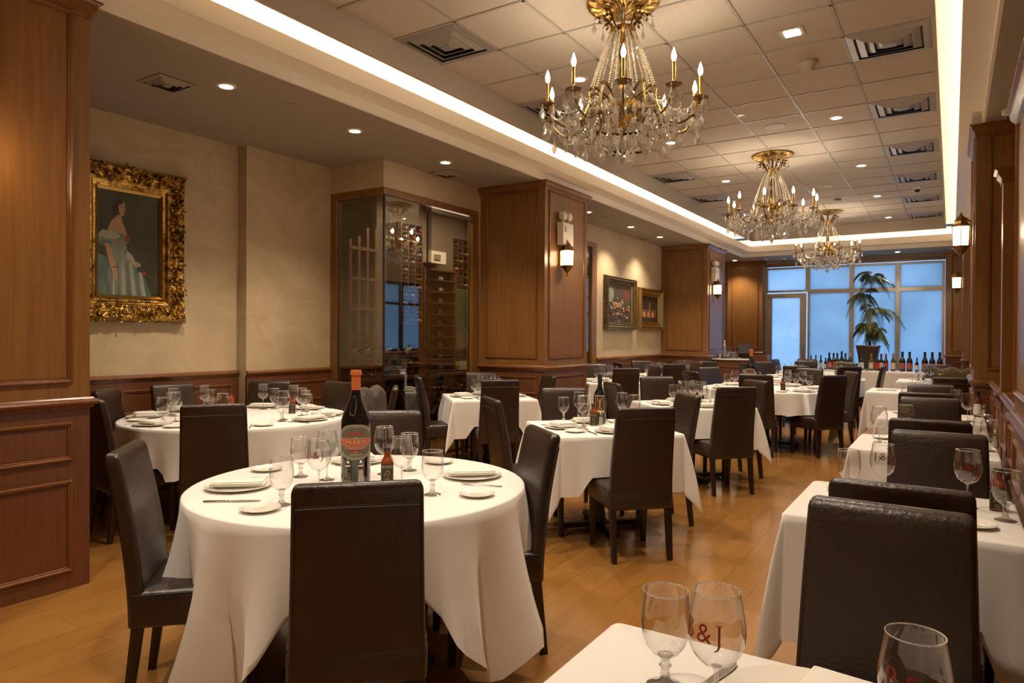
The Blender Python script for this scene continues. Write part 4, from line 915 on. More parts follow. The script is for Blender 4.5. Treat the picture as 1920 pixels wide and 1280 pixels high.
def wine(x, y, label, group, near=False, letters=None, z=ZT, up=False):
    if near:
        o = empty('wine_glass', (x, y, z)); put('bowl', ME['wbowl'], o); put('stem', ME['wstem'], o)
        if letters is not None:
            b = MB(); serifBJ(b, letters); b.build('lettering', LET, o, smooth=False)
    else: o = bpy.data.objects.new('wine_glass', ME['wfar']); COL.objects.link(o); o.location = (x, y, z)
    if up: o.rotation_euler = (PI, 0, 0); o.location.z = z + .236
    return tag(o, label, 'wine glass', group)
def goblet(x, y, label, group, near=False, z=ZT):
    if near: o = empty('water_goblet', (x, y, z)); put('bowl', ME['gbowl'], o); put('stem', ME['gstem'], o)
    else: o = bpy.data.objects.new('water_goblet', ME['gfar']); COL.objects.link(o); o.location = (x, y, z)
    return tag(o, label, 'goblet', group)
def ware(name, key, x, y, rz, label, cat, group, z=ZT):
    o = bpy.data.objects.new(name, ME[key]); COL.objects.link(o); o.location = (x, y, z); o.rotation_euler = (0, 0, rz); return tag(o, label, cat, group)
# shakers, sauce bottles
def shaker(x, y, label, pepper=False, near=True):
    k = 'sh%d' % pepper
    o = empty('pepper_shaker' if pepper else 'salt_shaker', (x, y, ZT)); tag(o, label, 'shaker')
    MB().lathe([(.021, 0), (.021, .006), (.0125, .088)], 6).build('glass_body', M_SHAKER, o, smooth=False)
    MB().lathe([(.018, .003), (.0182, .006), (.013, .06 if pepper else .07)], 6).build('filling', noisy(mat('peppercorn', rough=.8), (.05, .03, .015), (.30, .2, .1), 220) if pepper else mat('salt', (.75, .70, .62), .7), o, smooth=False)
    MB().lathe([(.0135, .086), (.0145, .09), (.013, .098), (.006, .110), (.001, .113)], 12).build('cap', M_STEEL, o)
    return o
M_SAUCE = noisy(mat('pepper_sauce', rough=.15, coat=.6), (.14, .02, .005), (.33, .07, .015), 60); M_SLAB = mat('sauce_label', (.025, .02, .012), .5); M_SGOLD = mat('label_ink_gold', (.40, .28, .09), .5); M_SWHITE = mat('label_ink_white', (.7, .66, .55), .5)
def sauce(x, y, label, th=-1.1, near=True):
    o = empty('sauce_bottle', (x, y, ZT), th + PI / 2); tag(o, label, 'sauce bottle')
    rg = []
    for h, z in ((.027, .001), (.029, .004), (.029, .096), (.026, .108), (.017, .122), (.0145, .132), (.0145, .150)): rg.append([(a, b, z) for a, b in rrect(h, h, min(h - .0005, .012), 4)])
    MB().loft(rg).build('glass_body', M_SAUCE, o, angle=1.0)
    MB().lathe([(.017, .150), (.018, .152), (.018, .166), (.016, .168)], 16).build('cap', M_BLACK, o)
    l = MB(); l.box(-.0285, .0285, -.0297, -.029, .006, .094); l.build('label', M_SLAB, o, smooth=False)
    g = MB()
    for a in ((-.027, .027, .0075, .0087), (-.027, .027, .0745, .0757)): g.box(a[0], a[1], -.0302, -.0297, a[2], a[3])
    g.box(-.027, -.0258, -.0302, -.0297, .0087, .0745); g.box(.0258, .027, -.0302, -.0297, .0087, .0745)
    for k in range(4): g.box(-.012 + .002 * (k % 2), .012 - .003 * (k % 2), -.0302, -.0297, .012 + k * .005, .0135 + k * .005)
    g.tube([(-.012, -.0302, .038), (-.006, -.0302, .058), (.002, -.0302, .064), (.010, -.0302, .060), (.012, -.0302, .046), (.004, -.0302, .050), (-.002, -.0302, .044), (.006, -.0302, .036)], .0013, 4)
    g.build('label_drawing', M_SGOLD, o, smooth=False)
    if near: v, f = text_mesh("Ben & Jack's", .0105); w_ = MB().add([(a, -.0304, b + .083) for a, b, _ in v], f); w_.build('lettering', M_SWHITE, o, smooth=False)
    return o
# the jumbo bottle with the orange cap
M_ORANGE = mat('orange_capsule', (.52, .13, .035), .4); M_JLAB = noisy(mat('jumbo_label', rough=.6), (.10, .085, .055), (.14, .12, .075), 30); M_JRED = mat('jumbo_red', (.28, .035, .02), .6); M_JOR = mat('jumbo_band', (.42, .06, .015), .6); M_JCR = mat('jumbo_cream', (.50, .44, .27), .6)
def jumbo(x, y, label, th, H=.525, R=.068, near=True):
    o = empty('giant_wine_bottle', (x, y, ZT)); tag(o, label, 'bottle')
    MB().lathe([(R * .6, .008), (R * .93, 0), (R, .012), (R, H * .52), (R * .985, H * .56), (R * .86, H * .62), (R * .60, H * .70), (R * .40, H * .76), (R * .31, H * .81), (R * .29, H * .86), (R * .29, H * .99), (R * .15, H * .992)], 40).build('glass_body', BLACKG, o)
    MB().lathe([(R * .315, H * .825), (R * .31, H * .955), (R * .39, H * .957), (R * .39, H * .985), (R * .34, H), (.001, H * 1.001)], 32).build('orange_capsule', M_ORANGE, o)
    zc = H * .375; rr = R * 1.006
    def patch(mt, nm, hw_, hh, r, ell=True, a0=0, z0=0):
        m = MB(); n = 36; cols = []
        for k in range(n + 1):
            u = -1 + 2 * k / n; a = th + u * hw_ + a0; h_ = hh * (math.sqrt(max(0, 1 - abs(u) ** 2.6)) if ell else 1)
            cols.append([(r * math.cos(a), r * math.sin(a), zc + z0 - h_), (r * math.cos(a), r * math.sin(a), zc + z0 + h_)])
        v = [p for c in cols for p in c]; m.add(v, [(2 * k, 2 * k + 2, 2 * k + 3, 2 * k + 1) for k in range(n)]); return m.build(nm, mt, o, smooth=False)
    patch(M_JCR, 'label_border', 1.42, .080, rr); patch(M_JLAB, 'label', 1.37, .0765, rr + .0004); patch(M_JCR, 'label_border', 1.30, .071, rr + .0006); patch(M_JLAB, 'label', 1.27, .069, rr + .0008)
    patch(M_JRED, 'label_panel', .75, .045, rr + .001); patch(M_JLAB, 'label', .62, .012, rr + .0012, True, 0, .020); patch(M_JCR, 'label_border', 1.36, .0165, rr + .0013, False); patch(M_JOR, 'label_band', 1.36, .0145, rr + .0015, False)
    t = MB(); wrap_text(t, 'CONUNDRUM', .0265, rr + .0019, zc, th, 0, .98); wrap_text(t, 'ANNIVERSARY', .0175, rr + .0018, zc - .0285, th, 0, .95, -1.2); wrap_text(t, '2015', .0085, rr + .0018, zc + .020, th); t.box(0, 0, 0, 0, 0, 0) if 0 else None
    patch(M_JCR, 'label_bar', .10, .0018, rr + .0014, False, 0, -.047); patch(M_JCR, 'label_bar', .42, .0016, rr + .0012, False, 0, -.058)
    t.build('lettering', M_JCR, o, smooth=False)
    return o

# ================================================================== LAYING THE ROOM
D45 = PI / 4; SEATA = {'near': -D45, 'left': -3 * D45, 'right': D45, 'far': 3 * D45}
def settings(T_, c, seats, R, near=False, skip=(), items='pnwgbfk'):
    """seats: {name: world angle}; each place: plate, napkin, bread plate, glasses, fork, knife"""
    for nm, a in seats.items():
        if nm in skip: continue
        ux, uy = math.cos(a), math.sin(a); lx, ly = uy, -ux   # the diner's left: they look along -u
        def P(d, l): return (c[0] + ux * d + lx * l, c[1] + uy * d + ly * l)
        g = ' at the %s seat of %s' % (nm, T_)
        h = (hash_(nm + T_) % 100) / 100
        if 'p' in items: x, y = P(R - .17, 0); ware('dinner_plate', 'charger', x, y, 0, 'dinner plate' + g, 'plate', 'dinner plates on the tables')
        if 'n' in items: ware('napkin', 'nap' if h < .7 else 'nap2', x, y, a + PI / 2 + (h - .5) * .9, 'folded napkin' + g, 'napkin', 'folded napkins on the plates', ZT + .0165)
        if 'b' in items: x, y = P(R - .19, -.25 if R > .5 else -.235); ware('bread_plate', 'bread', x, y, 0, 'bread plate' + g, 'plate', 'bread plates on the tables')
        if 'w' in items: x, y = P(R - .39 + .02 * h, .06); wine(x, y, 'wine glass' + g, 'wine glasses on the tables', near)
        if 'g' in items: x, y = P(R - .33, .15); goblet(x, y, 'water goblet' + g, 'water goblets on the tables', near)
        if 'f' in items: x, y = P(R - .15, -.165 + .01 * h); ware('fork', 'fork', x, y, a + PI, 'steel fork' + g, 'fork', 'forks on the tables')
        if 'k' in items: x, y = P(R - .16, .175); ware('table_knife', 'knife', x, y, a + PI, 'steel knife' + g, 'knife', 'knives on the tables')
def hash_(s):
    h = 7
    for ch_ in s: h = (h * 31 + ord(ch_)) % 100003
    return h
GCH = 'dark brown leather dining chairs'
# ---- nearest round table
N1 = 'the nearest round table'; C1 = (-2.32, 2.33)
table_base('round_table', C1, 0, .76, 'nearest round table, under its own white cloth', False)
cloth(C1, D45, (.76, .76), .76, .37, 'white cloth of the nearest round table, hanging in long points', [a - D45 for a in SEATA.values()], .30, 2, flare=1.15)
chair((-1.51, 1.506), 135, 'brown leather chair, back to us, nearest seat of the nearest round table', GCH)
chair((-2.83, 1.48), 47, 'brown leather chair at the left of the nearest round table, seen from the side', GCH)
chair((-1.65, 2.92), 229, 'brown leather chair at the right of the nearest round table', GCH)
chair((-2.87, 3.10), -46, 'brown leather chair facing us across the nearest round table', GCH)
jumbo(-2.352, 2.326, 'giant orange-capped wine bottle on the nearest round table', math.atan2(-2.326, 2.352) + .0)
shaker(-2.295, 2.30, 'glass salt shaker in front of the nearest giant bottle'); shaker(-2.335, 2.262, 'glass pepper shaker in front of the nearest giant bottle', True)
sauce(-2.214, 2.391, 'square brown sauce bottle with gold-printed label on the nearest round table', math.atan2(-2.39, 2.21))
for (x, y), nm in zip(((-2.276, 1.84), (-2.657, 2.261), (-2.323, 2.673), (-1.888, 2.323)), ('nearest the left bread plate', 'second from the left', 'behind the sauce bottle', 'nearest the right-hand chair')):
    goblet(x, y, 'water goblet on %s, %s' % (N1, nm), 'water goblets on the tables', True)
for (x, y), nm, th in zip(((-2.316, 2.07), (-2.50, 2.285), (-2.37, 2.54), (-2.063, 2.323)), ('front left of the giant bottle', 'back left of the giant bottle', 'behind the sauce bottle', 'right of the sauce bottle'), (-.95, None, None, 1.8)):
    wine(x, y, 'wine glass on %s, %s' % (N1, nm), 'wine glasses on the tables', True, th)
for (x, y), rz, nm in zip(((-2.695, 1.944), (-1.973, 2.732), (-2.712, 2.70), (-1.88, 1.90)), (.75, .75, -.6, -.7), ('left', 'right', 'far', 'near')):
    ware('dinner_plate', 'charger', x, y, 0, 'white dinner plate at the %s seat of %s' % (nm, N1), 'plate', 'dinner plates on the tables')
    ware('napkin', 'nap' if nm != 'far' else 'nap2', x, y, rz, 'folded white napkin at the %s seat of %s' % (nm, N1), 'napkin', 'folded napkins on the plates', ZT + .0165)
for (x, y), nm in zip(((-2.272, 1.736), (-1.717, 2.414), (-2.919, 2.268), (-2.329, 2.92)), ('beside the left knife', 'beside the right fork', 'behind the left plate', 'at the far right edge')):
    ware('bread_plate', 'bread', x, y, 0, 'small white bread plate on %s, %s' % (N1, nm), 'plate', 'bread plates on the tables')
ware('table_knife', 'knife', -2.487, 1.764, .69, 'steel knife in front of the left dinner plate, nearest round table', 'knife', 'knives on the tables'); ware('fork', 'fork', -2.815, 2.08, .77, 'steel fork behind the left dinner plate, nearest round table', 'fork', 'forks on the tables')
ware('fork', 'fork', -1.815, 2.585, .33 + PI, 'steel fork in front of the right dinner plate, nearest round table', 'fork', 'forks on the tables'); ware('table_knife', 'knife', -2.08, 2.865, .82, 'steel knife behind the right dinner plate, nearest round table', 'knife', 'knives on the tables')
# ---- round table under the portrait
N2 = 'the round table under the portrait'; C2 = (-5.08, 3.66)
table_base('round_table', C2, 0, .90, 'round table under the portrait, below its white cloth', False)
S2 = {'near': (-3.99, 2.69, 141), 'near left': (-5.10, 2.45, 83), 'left': (-5.86, 2.93, 40), 'wall': (-6.02, 3.62, 0), 'far left': (-5.68, 4.46, -55), 'far': (-5.02, 4.78, -92), 'far right': (-4.12, 4.60, 222), 'right': (-3.80, 3.93, 192)}
cloth(C2, D45, (.90, .90), .90, .30, 'white cloth of the round table under the portrait', [math.atan2(v[1] - C2[1], v[0] - C2[0]) - D45 for k, v in S2.items() if k in ('left', 'wall', 'far left', 'far', 'near left')], .28, 5, flare=.8)
for k, v in S2.items(): chair(v[:2], v[2], 'brown leather chair at the %s of %s' % (k + (' side' if k == 'wall' else ''), N2), GCH)
settings(N2, C2, {k: math.atan2(v[1] - C2[1], v[0] - C2[0]) for k, v in S2.items()}, .90, True)
sauce(-4.876, 4.054, 'sauce bottle with gold-printed label under the portrait, right one', -.75); sauce(-5.60, 3.95, 'plain sauce bottle near the wall under the portrait', 1.5)
# ---- square tables turned 45 degrees
def sq(T_, c, chairs, lab, near=False, seed=1, half=.465, items='pnwgbfk', extra=()):
    table_base('square_table', c, D45, (half, half), 'dark table under ' + lab.replace('white cloth of ', 'the cloth of ') if 0 else 'pedestal table below the cloth, ' + T_, True)
    cloth(c, D45, (half, half), .02, .40, lab, [0, PI / 2, PI, -PI / 2], .272, seed)
    for nm, (x, y, a) in chairs.items(): chair((x, y), a, 'brown leather chair at the %s of %s' % (nm, T_), GCH)
    settings(T_, c, {k: SEATA[k] for k in ('near', 'left', 'right', 'far')}, half, near, items=items)
N3 = 'the square table beside the cellar glass'; sq(N3, (-4.45, 6.47), {'near': (-3.89, 5.89, 135), 'left': (-5.03, 5.87, 47), 'right': (-3.93, 7.02, 228), 'far': (-4.97, 7.06, -45)}, 'white cloth of the square table beside the cellar glass', seed=3)
N4 = 'the square table with the black wine bottle'; c4 = (-2.25, 4.78)
SQI = 'pnbfk'; sq(N4, c4, {'near': (-1.61, 4.13, 135), 'left': (-2.85, 4.12, 50), 'right': (-1.74, 5.40, 222), 'far': (-2.89, 5.36, -47)}, 'white cloth of the square table with the black wine bottle', True, 4, items=SQI)
for x, y, nm in ((-2.68, 4.99, 'behind the left napkin'), (-2.295, 4.584, 'at the near edge')): goblet(x, y, 'water goblet %s, %s' % (nm, N4), 'water goblets on the tables', True)
for x, y, nm in ((-2.56, 5.03, 'farthest left'), (-2.38, 4.74, 'left of the sauce'), (-2.25, 5.19, 'just right of the bottle'), (-2.09, 5.05, 'farthest right')): wine(x, y, 'wine glass %s, %s' % (nm, N4), 'wine glasses on the tables', True)
b = empty('wine_bottle', (-2.36, 5.00, ZT)); tag(b, 'black wine bottle with a gold-figured label, on the square table', 'bottle')
MB().lathe(bottle_profile(.050, .385, .28, .33), 28).build('glass_body', BLACKG, b); MB().lathe([(.0172, .30), (.0172, .384), (.0185, .386), (.001, .387)], 18).build('capsule', CAP['black'], b)
thb = math.atan2(-5.0, 2.36)
def curved(parent, nm, mt, r, a0, hw_, z0, z1):
    m = MB(); n = 12; v = []
    for k in range(n + 1): a = a0 - hw_ + 2 * hw_ * k / n; v += [(r * math.cos(a), r * math.sin(a), z0), (r * math.cos(a), r * math.sin(a), z1)]
    m.add(v, [(2 * k, 2 * k + 2, 2 * k + 3, 2 * k + 1) for k in range(n)]); return m.build(nm, mt, parent, smooth=False)
curved(b, 'label_border', LAB['cream'], .0505, thb, .80, .085, .225); curved(b, 'label', mat('label_maroon', (.10, .035, .015), .5), .0507, thb, .73, .107, .219); curved(b, 'label_band', LAB['gold'], .0508, thb, .73, .090, .105)
fg = MB()
for (x0, z0, x1, z1, w_) in ((0, .125, 0, .170, .011), (0, .165, -.022, .205, .006), (0, .165, .022, .205, .006), (0, .13, -.014, .115, .007), (0, .13, .014, .115, .007), (-.006, .178, .006, .192, .009)):
    pts = [(.0514 * math.cos(thb + x / .0514), .0514 * math.sin(thb + x / .0514), z) for x, z in ((x0 + (x1 - x0) * k / 4, z0 + (z1 - z0) * k / 4) for k in range(5))]; fg.tube(pts, w_ * .4, 5)
fg.build('label_figure', LAB['gold'], b)
sauce(-2.343, 4.85, 'sauce bottle left of the black wine bottle', -1.0); shaker(-2.275, 4.84, 'salt shaker in front of the black wine bottle'); shaker(-2.315, 4.90, 'pepper shaker in front of the black wine bottle', True)
N5 = 'the next square table up the aisle'; sq(N5, (-2.25, 6.96), {'near': (-1.62, 6.36, 135), 'left': (-2.84, 6.22, 45), 'right': (-1.72, 7.55, 226), 'far': (-2.86, 7.54, -47)}, 'white cloth of the next square table up the aisle', seed=6)
sauce(-2.30, 7.1, 'sauce bottle on the next square table up the aisle', -1.1, False)
N7 = 'the square table behind the cellar pillar'; sq(N7, (-4.47, 9.78), {'near': (-3.91, 9.20, 135), 'right': (-3.86, 10.27, 226), 'far': (-5.0, 10.36, -45)}, 'white cloth of the square table behind the cellar pillar', seed=7, items='pnwgb')
N8 = 'the square table below the still life'; sq(N8, (-4.42, 11.75), {'near': (-3.88, 11.14, 135), 'right': (-3.84, 12.25, 226), 'far': (-4.98, 12.33, -45), 'left': (-4.98, 11.2, 45)}, 'white cloth of the square table below the still life', seed=8, items='nwgb'.replace('n', 'pn'))
N9 = 'the square table below the gold-framed painting'; sq(N9, (-4.42, 13.22), {'near': (-3.83, 12.80, 140)}, 'white cloth of the square table below the gold-framed painting', seed=9, items='pnwg')
# ---- more round tables
def rt(T_, c, r, chs, seed, items='pnwgb'):
    table_base('round_table', c, 0, r, 'pedestal table below the cloth, ' + T_, False)
    an = {k: math.atan2(v[1] - c[1], v[0] - c[0]) for k, v in chs.items()}
    cloth(c, D45, (r, r), r, .30, 'white cloth of ' + T_, [a - D45 for a in an.values()], .27, seed, flare=.8)
    for k, (x, y) in chs.items(): chair((x, y), c, 'brown leather chair at the %s of %s' % (k, T_), GCH)
    settings(T_, c, an, r, items=items)
N6 = 'the round table with another giant bottle'
rt(N6, (-2.12, 9.78), .84, {'near': (-2.0, 8.62), 'near right': (-1.16, 9.08), 'right': (-1.10, 10.30), 'far left': (-3.12, 10.40), 'left': (-2.93, 8.92), 'far right': (-1.75, 10.95)}, 12)
jumbo(-2.25, 9.45, 'farther giant orange-capped wine bottle, before the glass door', math.atan2(-9.45, 2.25) - .3, .53, .068)
sauce(-1.82, 9.3, 'sauce bottle on the round table with another giant bottle', -1.2, False)
N10 = 'the round table before the potted palm'
rt(N10, (-2.05, 12.85), .84, {'near': (-2.1, 11.7), 'near right': (-1.33, 12.0), 'right': (-.90, 12.80), 'near left': (-3.05, 12.2), 'far left': (-3.0, 13.5), 'far': (-1.6, 13.95)}, 13, 'pnwg')
N11 = 'the small round table by the glass door'
rt(N11, (-2.45, 15.0), .55, {'near': (-2.35, 14.1), 'left': (-3.15, 15.1), 'far': (-2.6, 15.8)}, 14, 'wg')
# ---- right-hand row
def wt(T_, c, hx, hy, seats, seed, near=False, items='pnwgbfk', over=.46, skip=()):
    table_base('dining_table', c, 0, (hx, hy), 'pedestal table below the cloth, ' + T_, True)
    cloth(c, 0, (hx, hy), .02, over, 'white cloth of ' + T_, [{'near': -PI / 2, 'far': PI / 2}[k] for k in seats], .272, seed, flare=.75)
    for k, v in seats.items():
        if v: chair(v[:2], v[2], 'brown leather chair at the %s side of %s' % (k, T_), GCH)
    if items:
        settings(T_, c, {k: {'near': -PI / 2, 'far': PI / 2}[k] for k in seats}, hy, near, items=items, skip=skip)
R0 = 'the bottom-right corner table'; wt(R0, (-.25, 1.155), .43, .385, {'far': (-.141, 2.15, -92)}, 21, items='')
goblet(-.470, 1.303, 'water goblet at the left of ' + R0, 'water goblets on the tables', True); wine(-.351, 1.236, 'lettered wine glass beside the water goblet on ' + R0, 'wine glasses on the tables', True, -1.70)
wine(-.043, 1.220, 'lettered wine glass at the right of ' + R0, 'wine glasses on the tables', True, -1.54)
ware('dinner_plate', 'charger', -.225, 1.36, 0, 'white dinner plate on ' + R0, 'plate', 'dinner plates on the tables'); ware('napkin', 'nap2', -.150, 1.375, -.12, 'folded white napkin on ' + R0, 'napkin', 'folded napkins on the plates', ZT + .0165)
ware('table_knife', 'knife', -.40, 1.36, 1.35, 'steel knife seen through the lettered glass, ' + R0, 'knife', 'knives on the tables')
R1 = 'the second wall table on the right'; wt(R1, (-.165, 3.22), .39, .375, {'near': (-.134, 2.40, 89), 'far': (-.05, 3.93, -90)}, 22, True, 'pnbfk', .48)
goblet(-.381, 3.388, 'water goblet at the left of ' + R1, 'water goblets on the tables', True); wine(-.243, 3.336, 'wine glass left of the napkin on ' + R1, 'wine glasses on the tables', True, 1.75)
wine(.060, 3.359, 'lettered wine glass right of the napkin on ' + R1, 'wine glasses on the tables', True, -1.5); sauce(.162, 3.376, 'brown sauce bottle on ' + R1, -1.6); goblet(.178, 3.20, 'water goblet in front of the sauce bottle on ' + R1, 'water goblets on the tables', True)
R2 = 'the third wall table on the right'; wt(R2, (-.15, 5.15), .39, .39, {'near': (-.10, 4.42, 90), 'far': (-.136, 6.15, -90)}, 23, items='pbfk')
for x, y, nm in ((-.259, 5.40, 'behind the chair top'), (-.40, 5.15, 'at the left edge'), (.16, 4.95, 'at the right')): wine(x, y, 'wine glass %s on %s' % (nm, R2), 'wine glasses on the tables', True)
goblet(.20, 5.12, 'water goblet on ' + R2, 'water goblets on the tables', True); shaker(.24, 5.33, 'salt shaker on ' + R2)
R3 = 'the fourth wall table on the right'; wt(R3, (-.15, 7.06), .39, .385, {'near': (-.177, 6.62, 90), 'far': (-.168, 7.90, -90)}, 24, items='pb')
for x, y, nm in ((-.343, 7.3, 'at the left'), (.036, 7.3, 'right of centre'), (.117, 6.85, 'at the near right')): wine(x, y, 'wine glass %s of %s' % (nm, R3), 'wine glasses on the tables')
shaker(.245, 7.30, 'salt shaker on ' + R3)
bottle((.20, 7.33, ZT), .034, .23, mat('amber_glass', (.10, .03, .006), .1, coat=.5), 'white', 'black', 'amber bottle with white label on ' + R3, None, (.1, .5), name='sauce_bottle', cat='sauce bottle')
R4 = 'the table with upturned glasses'; wt(R4, (-.47, 10.35), .46, .42, {'near': (.02, 9.40, 90), 'far': (.02, 11.55, -90)}, 25, items='')
for k, (x, y) in enumerate(((-.42, 10.2), (-.30, 10.35), (-.22, 10.15), (-.12, 10.4), (-.20, 10.6), (-.36, 10.55))): wine(x, y, 'wine glass standing upside down, one of six together', 'upturned wine glasses', up=True)
ware('napkin', 'nap', -.72, 10.3, .2, 'folded white napkin at the left of ' + R4, 'napkin', 'folded napkins on the plates')
R5 = 'the last wall table on the right'; wt(R5, (-.30, 13.1), .45, .42, {'near': (-.05, 12.25, 90), 'far': (-.2, 14.0, -90)}, 26, items='pwgb')
shaker(-.45, 12.95, 'salt shaker on ' + R5, near=False); shaker(-.38, 12.95, 'pepper shaker on ' + R5, True)
# coat over a chair, jacket over another
def coat(c, a, w, mt, label, drop, seed):
    m = MB(); nx, nu = 30, 18; v = []; rn = seed
    for i in range(nx + 1):
        x = -w + 2 * w * i / nx
        for j in range(nu + 1):
            s_ = -1 + 2 * j / nu
            hump = .035 * math.sin(i * .42 + rn) + .02 * noise.noise(Vector((x * 12, s_ * 3, rn)))
            if abs(s_) < .22: y = s_ * .20; z = 1.014 + hump * .6 + .018 * (1 - (s_ / .22) ** 2)
            else: t_ = (abs(s_) - .22) / .78; y = math.copysign(.048 + .03 * t_ + .025 * abs(noise.noise(Vector((x * 10, t_ * 3, rn + s_ // 1)))), s_); z = 1.012 + hump * .6 * (1 - t_) - t_ * drop * (1 + .2 * math.sin(i * .3 + rn))
            v.append((x, y + .03, z))
    f = [(i * (nu + 1) + j, (i + 1) * (nu + 1) + j, (i + 1) * (nu + 1) + j + 1, i * (nu + 1) + j + 1) for i in range(nx) for j in range(nu)]
    m.add(v, f); o = m.build('coat', mt, None, angle=1.5); o.location = (c[0], c[1], 0); o.rotation_euler = (0, 0, math.radians(a) - PI / 2)
    md = o.modifiers.new('thick', 'SOLIDIFY'); md.thickness = .008; return tag(o, label, 'coat')
coat((.02, 11.55), -90, .24, noisy(mat('olive_wool', rough=.9), (.085, .05, .017), (.125, .077, .028), 8), 'olive brown coat draped over a chair by the right wall', .42, 1)
coat((-3.80, 3.93), 192, .17, noisy(mat('grey_wool', rough=.9), (.05, .036, .026), (.09, .066, .05), 8), 'grey-brown jacket over a chair behind the nearest giant bottle', .30, 4)

# ================================================================== BACK OF THE ROOM
bt = empty('buffet_table', (-1.42, 16.45, 0)); tag(bt, 'long buffet table along the frosted windows, below its cloth', 'table')
MB().box(-1.30, 1.30, -.30, .30, .71, .748).build('tabletop', M_DARKWOOD, bt)
for x in (-1.15, 1.15):
    for y in (-.24, .24): MB().box(x - .025, x + .025, y - .025, y + .025, 0, .71).build('leg', M_DARKWOOD, bt, smooth=False)
cloth((-1.42, 16.45), 0, (1.32, .32), .02, .62, 'long white cloth of the buffet table before the windows', (), .3, 31, flare=.3, maxL=.72)
BT = [(-2.62, .30, LGREEN, 'cream', 'black', 'green wine bottle'), (-2.53, .31, GREEN, 'rust', 'black', 'slim dark wine bottle'), (-2.42, .31, GREEN, 'cream', 'black', 'dark green wine bottle'), (-2.33, .25, BLACKG, 'white', 'black', 'small dark wine bottle'),
      (-2.25, .37, BLACKG, 'red', 'black', 'red-labelled wine bottle'), (-2.17, .36, BLACKG, 'rust', 'black', 'tall dark wine bottle'), (-2.09, .36, GREEN, 'cream', 'black', 'tall green-black wine bottle'), (-2.01, .40, GREEN, 'gold', 'black', 'tallest slim wine bottle'), (-1.93, .36, GREEN, 'cream', 'blue', 'cream-labelled wine bottle'), (-1.85, .36, BLACKG, 'cream', 'white', 'pale-capped wine bottle'),
      (-1.62, .36, BLACKG, 'white', 'purple', 'purple-capped bottle before the plant pot'), (-1.44, .36, OLIVE, 'cream', 'gold', 'gold-capped olive bottle'), (-1.33, .38, BLACKG, 'red', 'black', 'dark bottle with red label'), (-1.25, .36, BLACKG, 'cream', 'purple', 'bottle with a large cream label'), (-1.16, .36, BLACKG, 'red', 'red', 'red-capped bottle with red label'), (-1.03, .37, OLIVE, 'cream', 'gold', 'broad olive bottle with gold cap')]
for i, (x, h, gl, lb, cp, nm) in enumerate(BT):
    bottle((x, 16.40 + (i % 2) * .05, ZT), .034 + .012 * (h > .34), h, gl, lb, cp, nm + ' on the window buffet, ' + ['leftmost', 'second from left', 'third from left', 'fourth from left', 'fifth from left', 'sixth from left', 'seventh from left', 'eighth from left', 'ninth from left', 'left of the pot', 'in front of the palm', 'right of the pot', 'between gold and cream ones', 'beside the red ones', 'red cap, near the right', 'before the magnums'][i], 'bottles on the window buffet')
for i, x in enumerate((-.86, -.73, -.46, -.33, -.20)):
    bottle((x, 16.42, ZT), .056, .41, BLACKG, 'rust', 'black', 'big dark magnum with rust label on the buffet, %s of five' % ['first', 'second', 'third', 'fourth', 'fifth'][i], 'magnums on the window buffet', (.14, .44))
bottle((-.60, 16.42, ZT), .036, .29, BLACKG, 'white', 'blue', 'small dark bottle between the second and third magnums', 'bottles on the window buffet')
sp_ = MB(); random.seed(8)
for k in range(60): a = random.uniform(0, 2 * PI); L = random.uniform(.06, .15); sp_.tube([(0, 0, .004), (L * .5 * math.cos(a), L * .35 * math.sin(a), .05), (L * math.cos(a), L * .5 * math.sin(a), .03)], [.004, .005, .001], 4)
M_LEAF = noisy(mat('palm_leaf', rough=.5), (.030, .050, .014), (.085, .11, .035), 10); M_LEAFY = noisy(mat('yellowing_leaf', rough=.5), (.13, .14, .04), (.22, .19, .06), 10)
o = sp_.build('green_sprig', noisy(mat('sprig_green', rough=.6), (.05, .12, .03), (.10, .2, .06), 8)); o.location = (-1.50, 16.2, ZT); tag(o, 'sprig of green leaves lying on the buffet cloth', 'greenery')
# palm
pp_ = empty('potted_palm', (-1.56, 17.15, 0)); tag(pp_, 'tall potted palm in a dark planter before the frosted windows', 'plant')
rg = []
for h, z in ((.13, 0), (.135, .02), (.17, .8), (.19, 1.05), (.225, 1.24), (.235, 1.27), (.225, 1.29), (.20, 1.29), (.19, 1.22)): rg.append([(a, b_, z) for a, b_ in rrect(h, h, .03, 3)])
MB().loft(rg).build('pot', mat('dark_planter', (.05, .022, .014), .4), pp_)
MB().box(-.19, .19, -.19, .19, 1.2, 1.22).build('soil', mat('soil', (.02, .012, .008), .9), pp_, smooth=False)
random.seed(17)
STM = [((0, 0), (-.10, .02), 1.30), ((.03, .02), (.02, -.03), 1.72), ((-.03, 0), (.12, .03), .95), ((.02, -.02), (-.06, 0), .55), ((0, .03), (.14, 0), .42)]
for (b0, d0, H_) in STM:
    pts = [(b0[0] + d0[0] * t * t + .015 * math.sin(5 * t + b0[0] * 60), b0[1] + d0[1] * t, 1.2 + H_ * t * .93) for t in [k / 8 for k in range(9)]]
    MB().tube(pts, [.014 - .006 * k / 8 for k in range(9)], 7).build('stem', mat('palm_stem', (.07, .06, .025), .6) if 'palm_stem' not in bpy.data.materials else bpy.data.materials['palm_stem'], pp_)
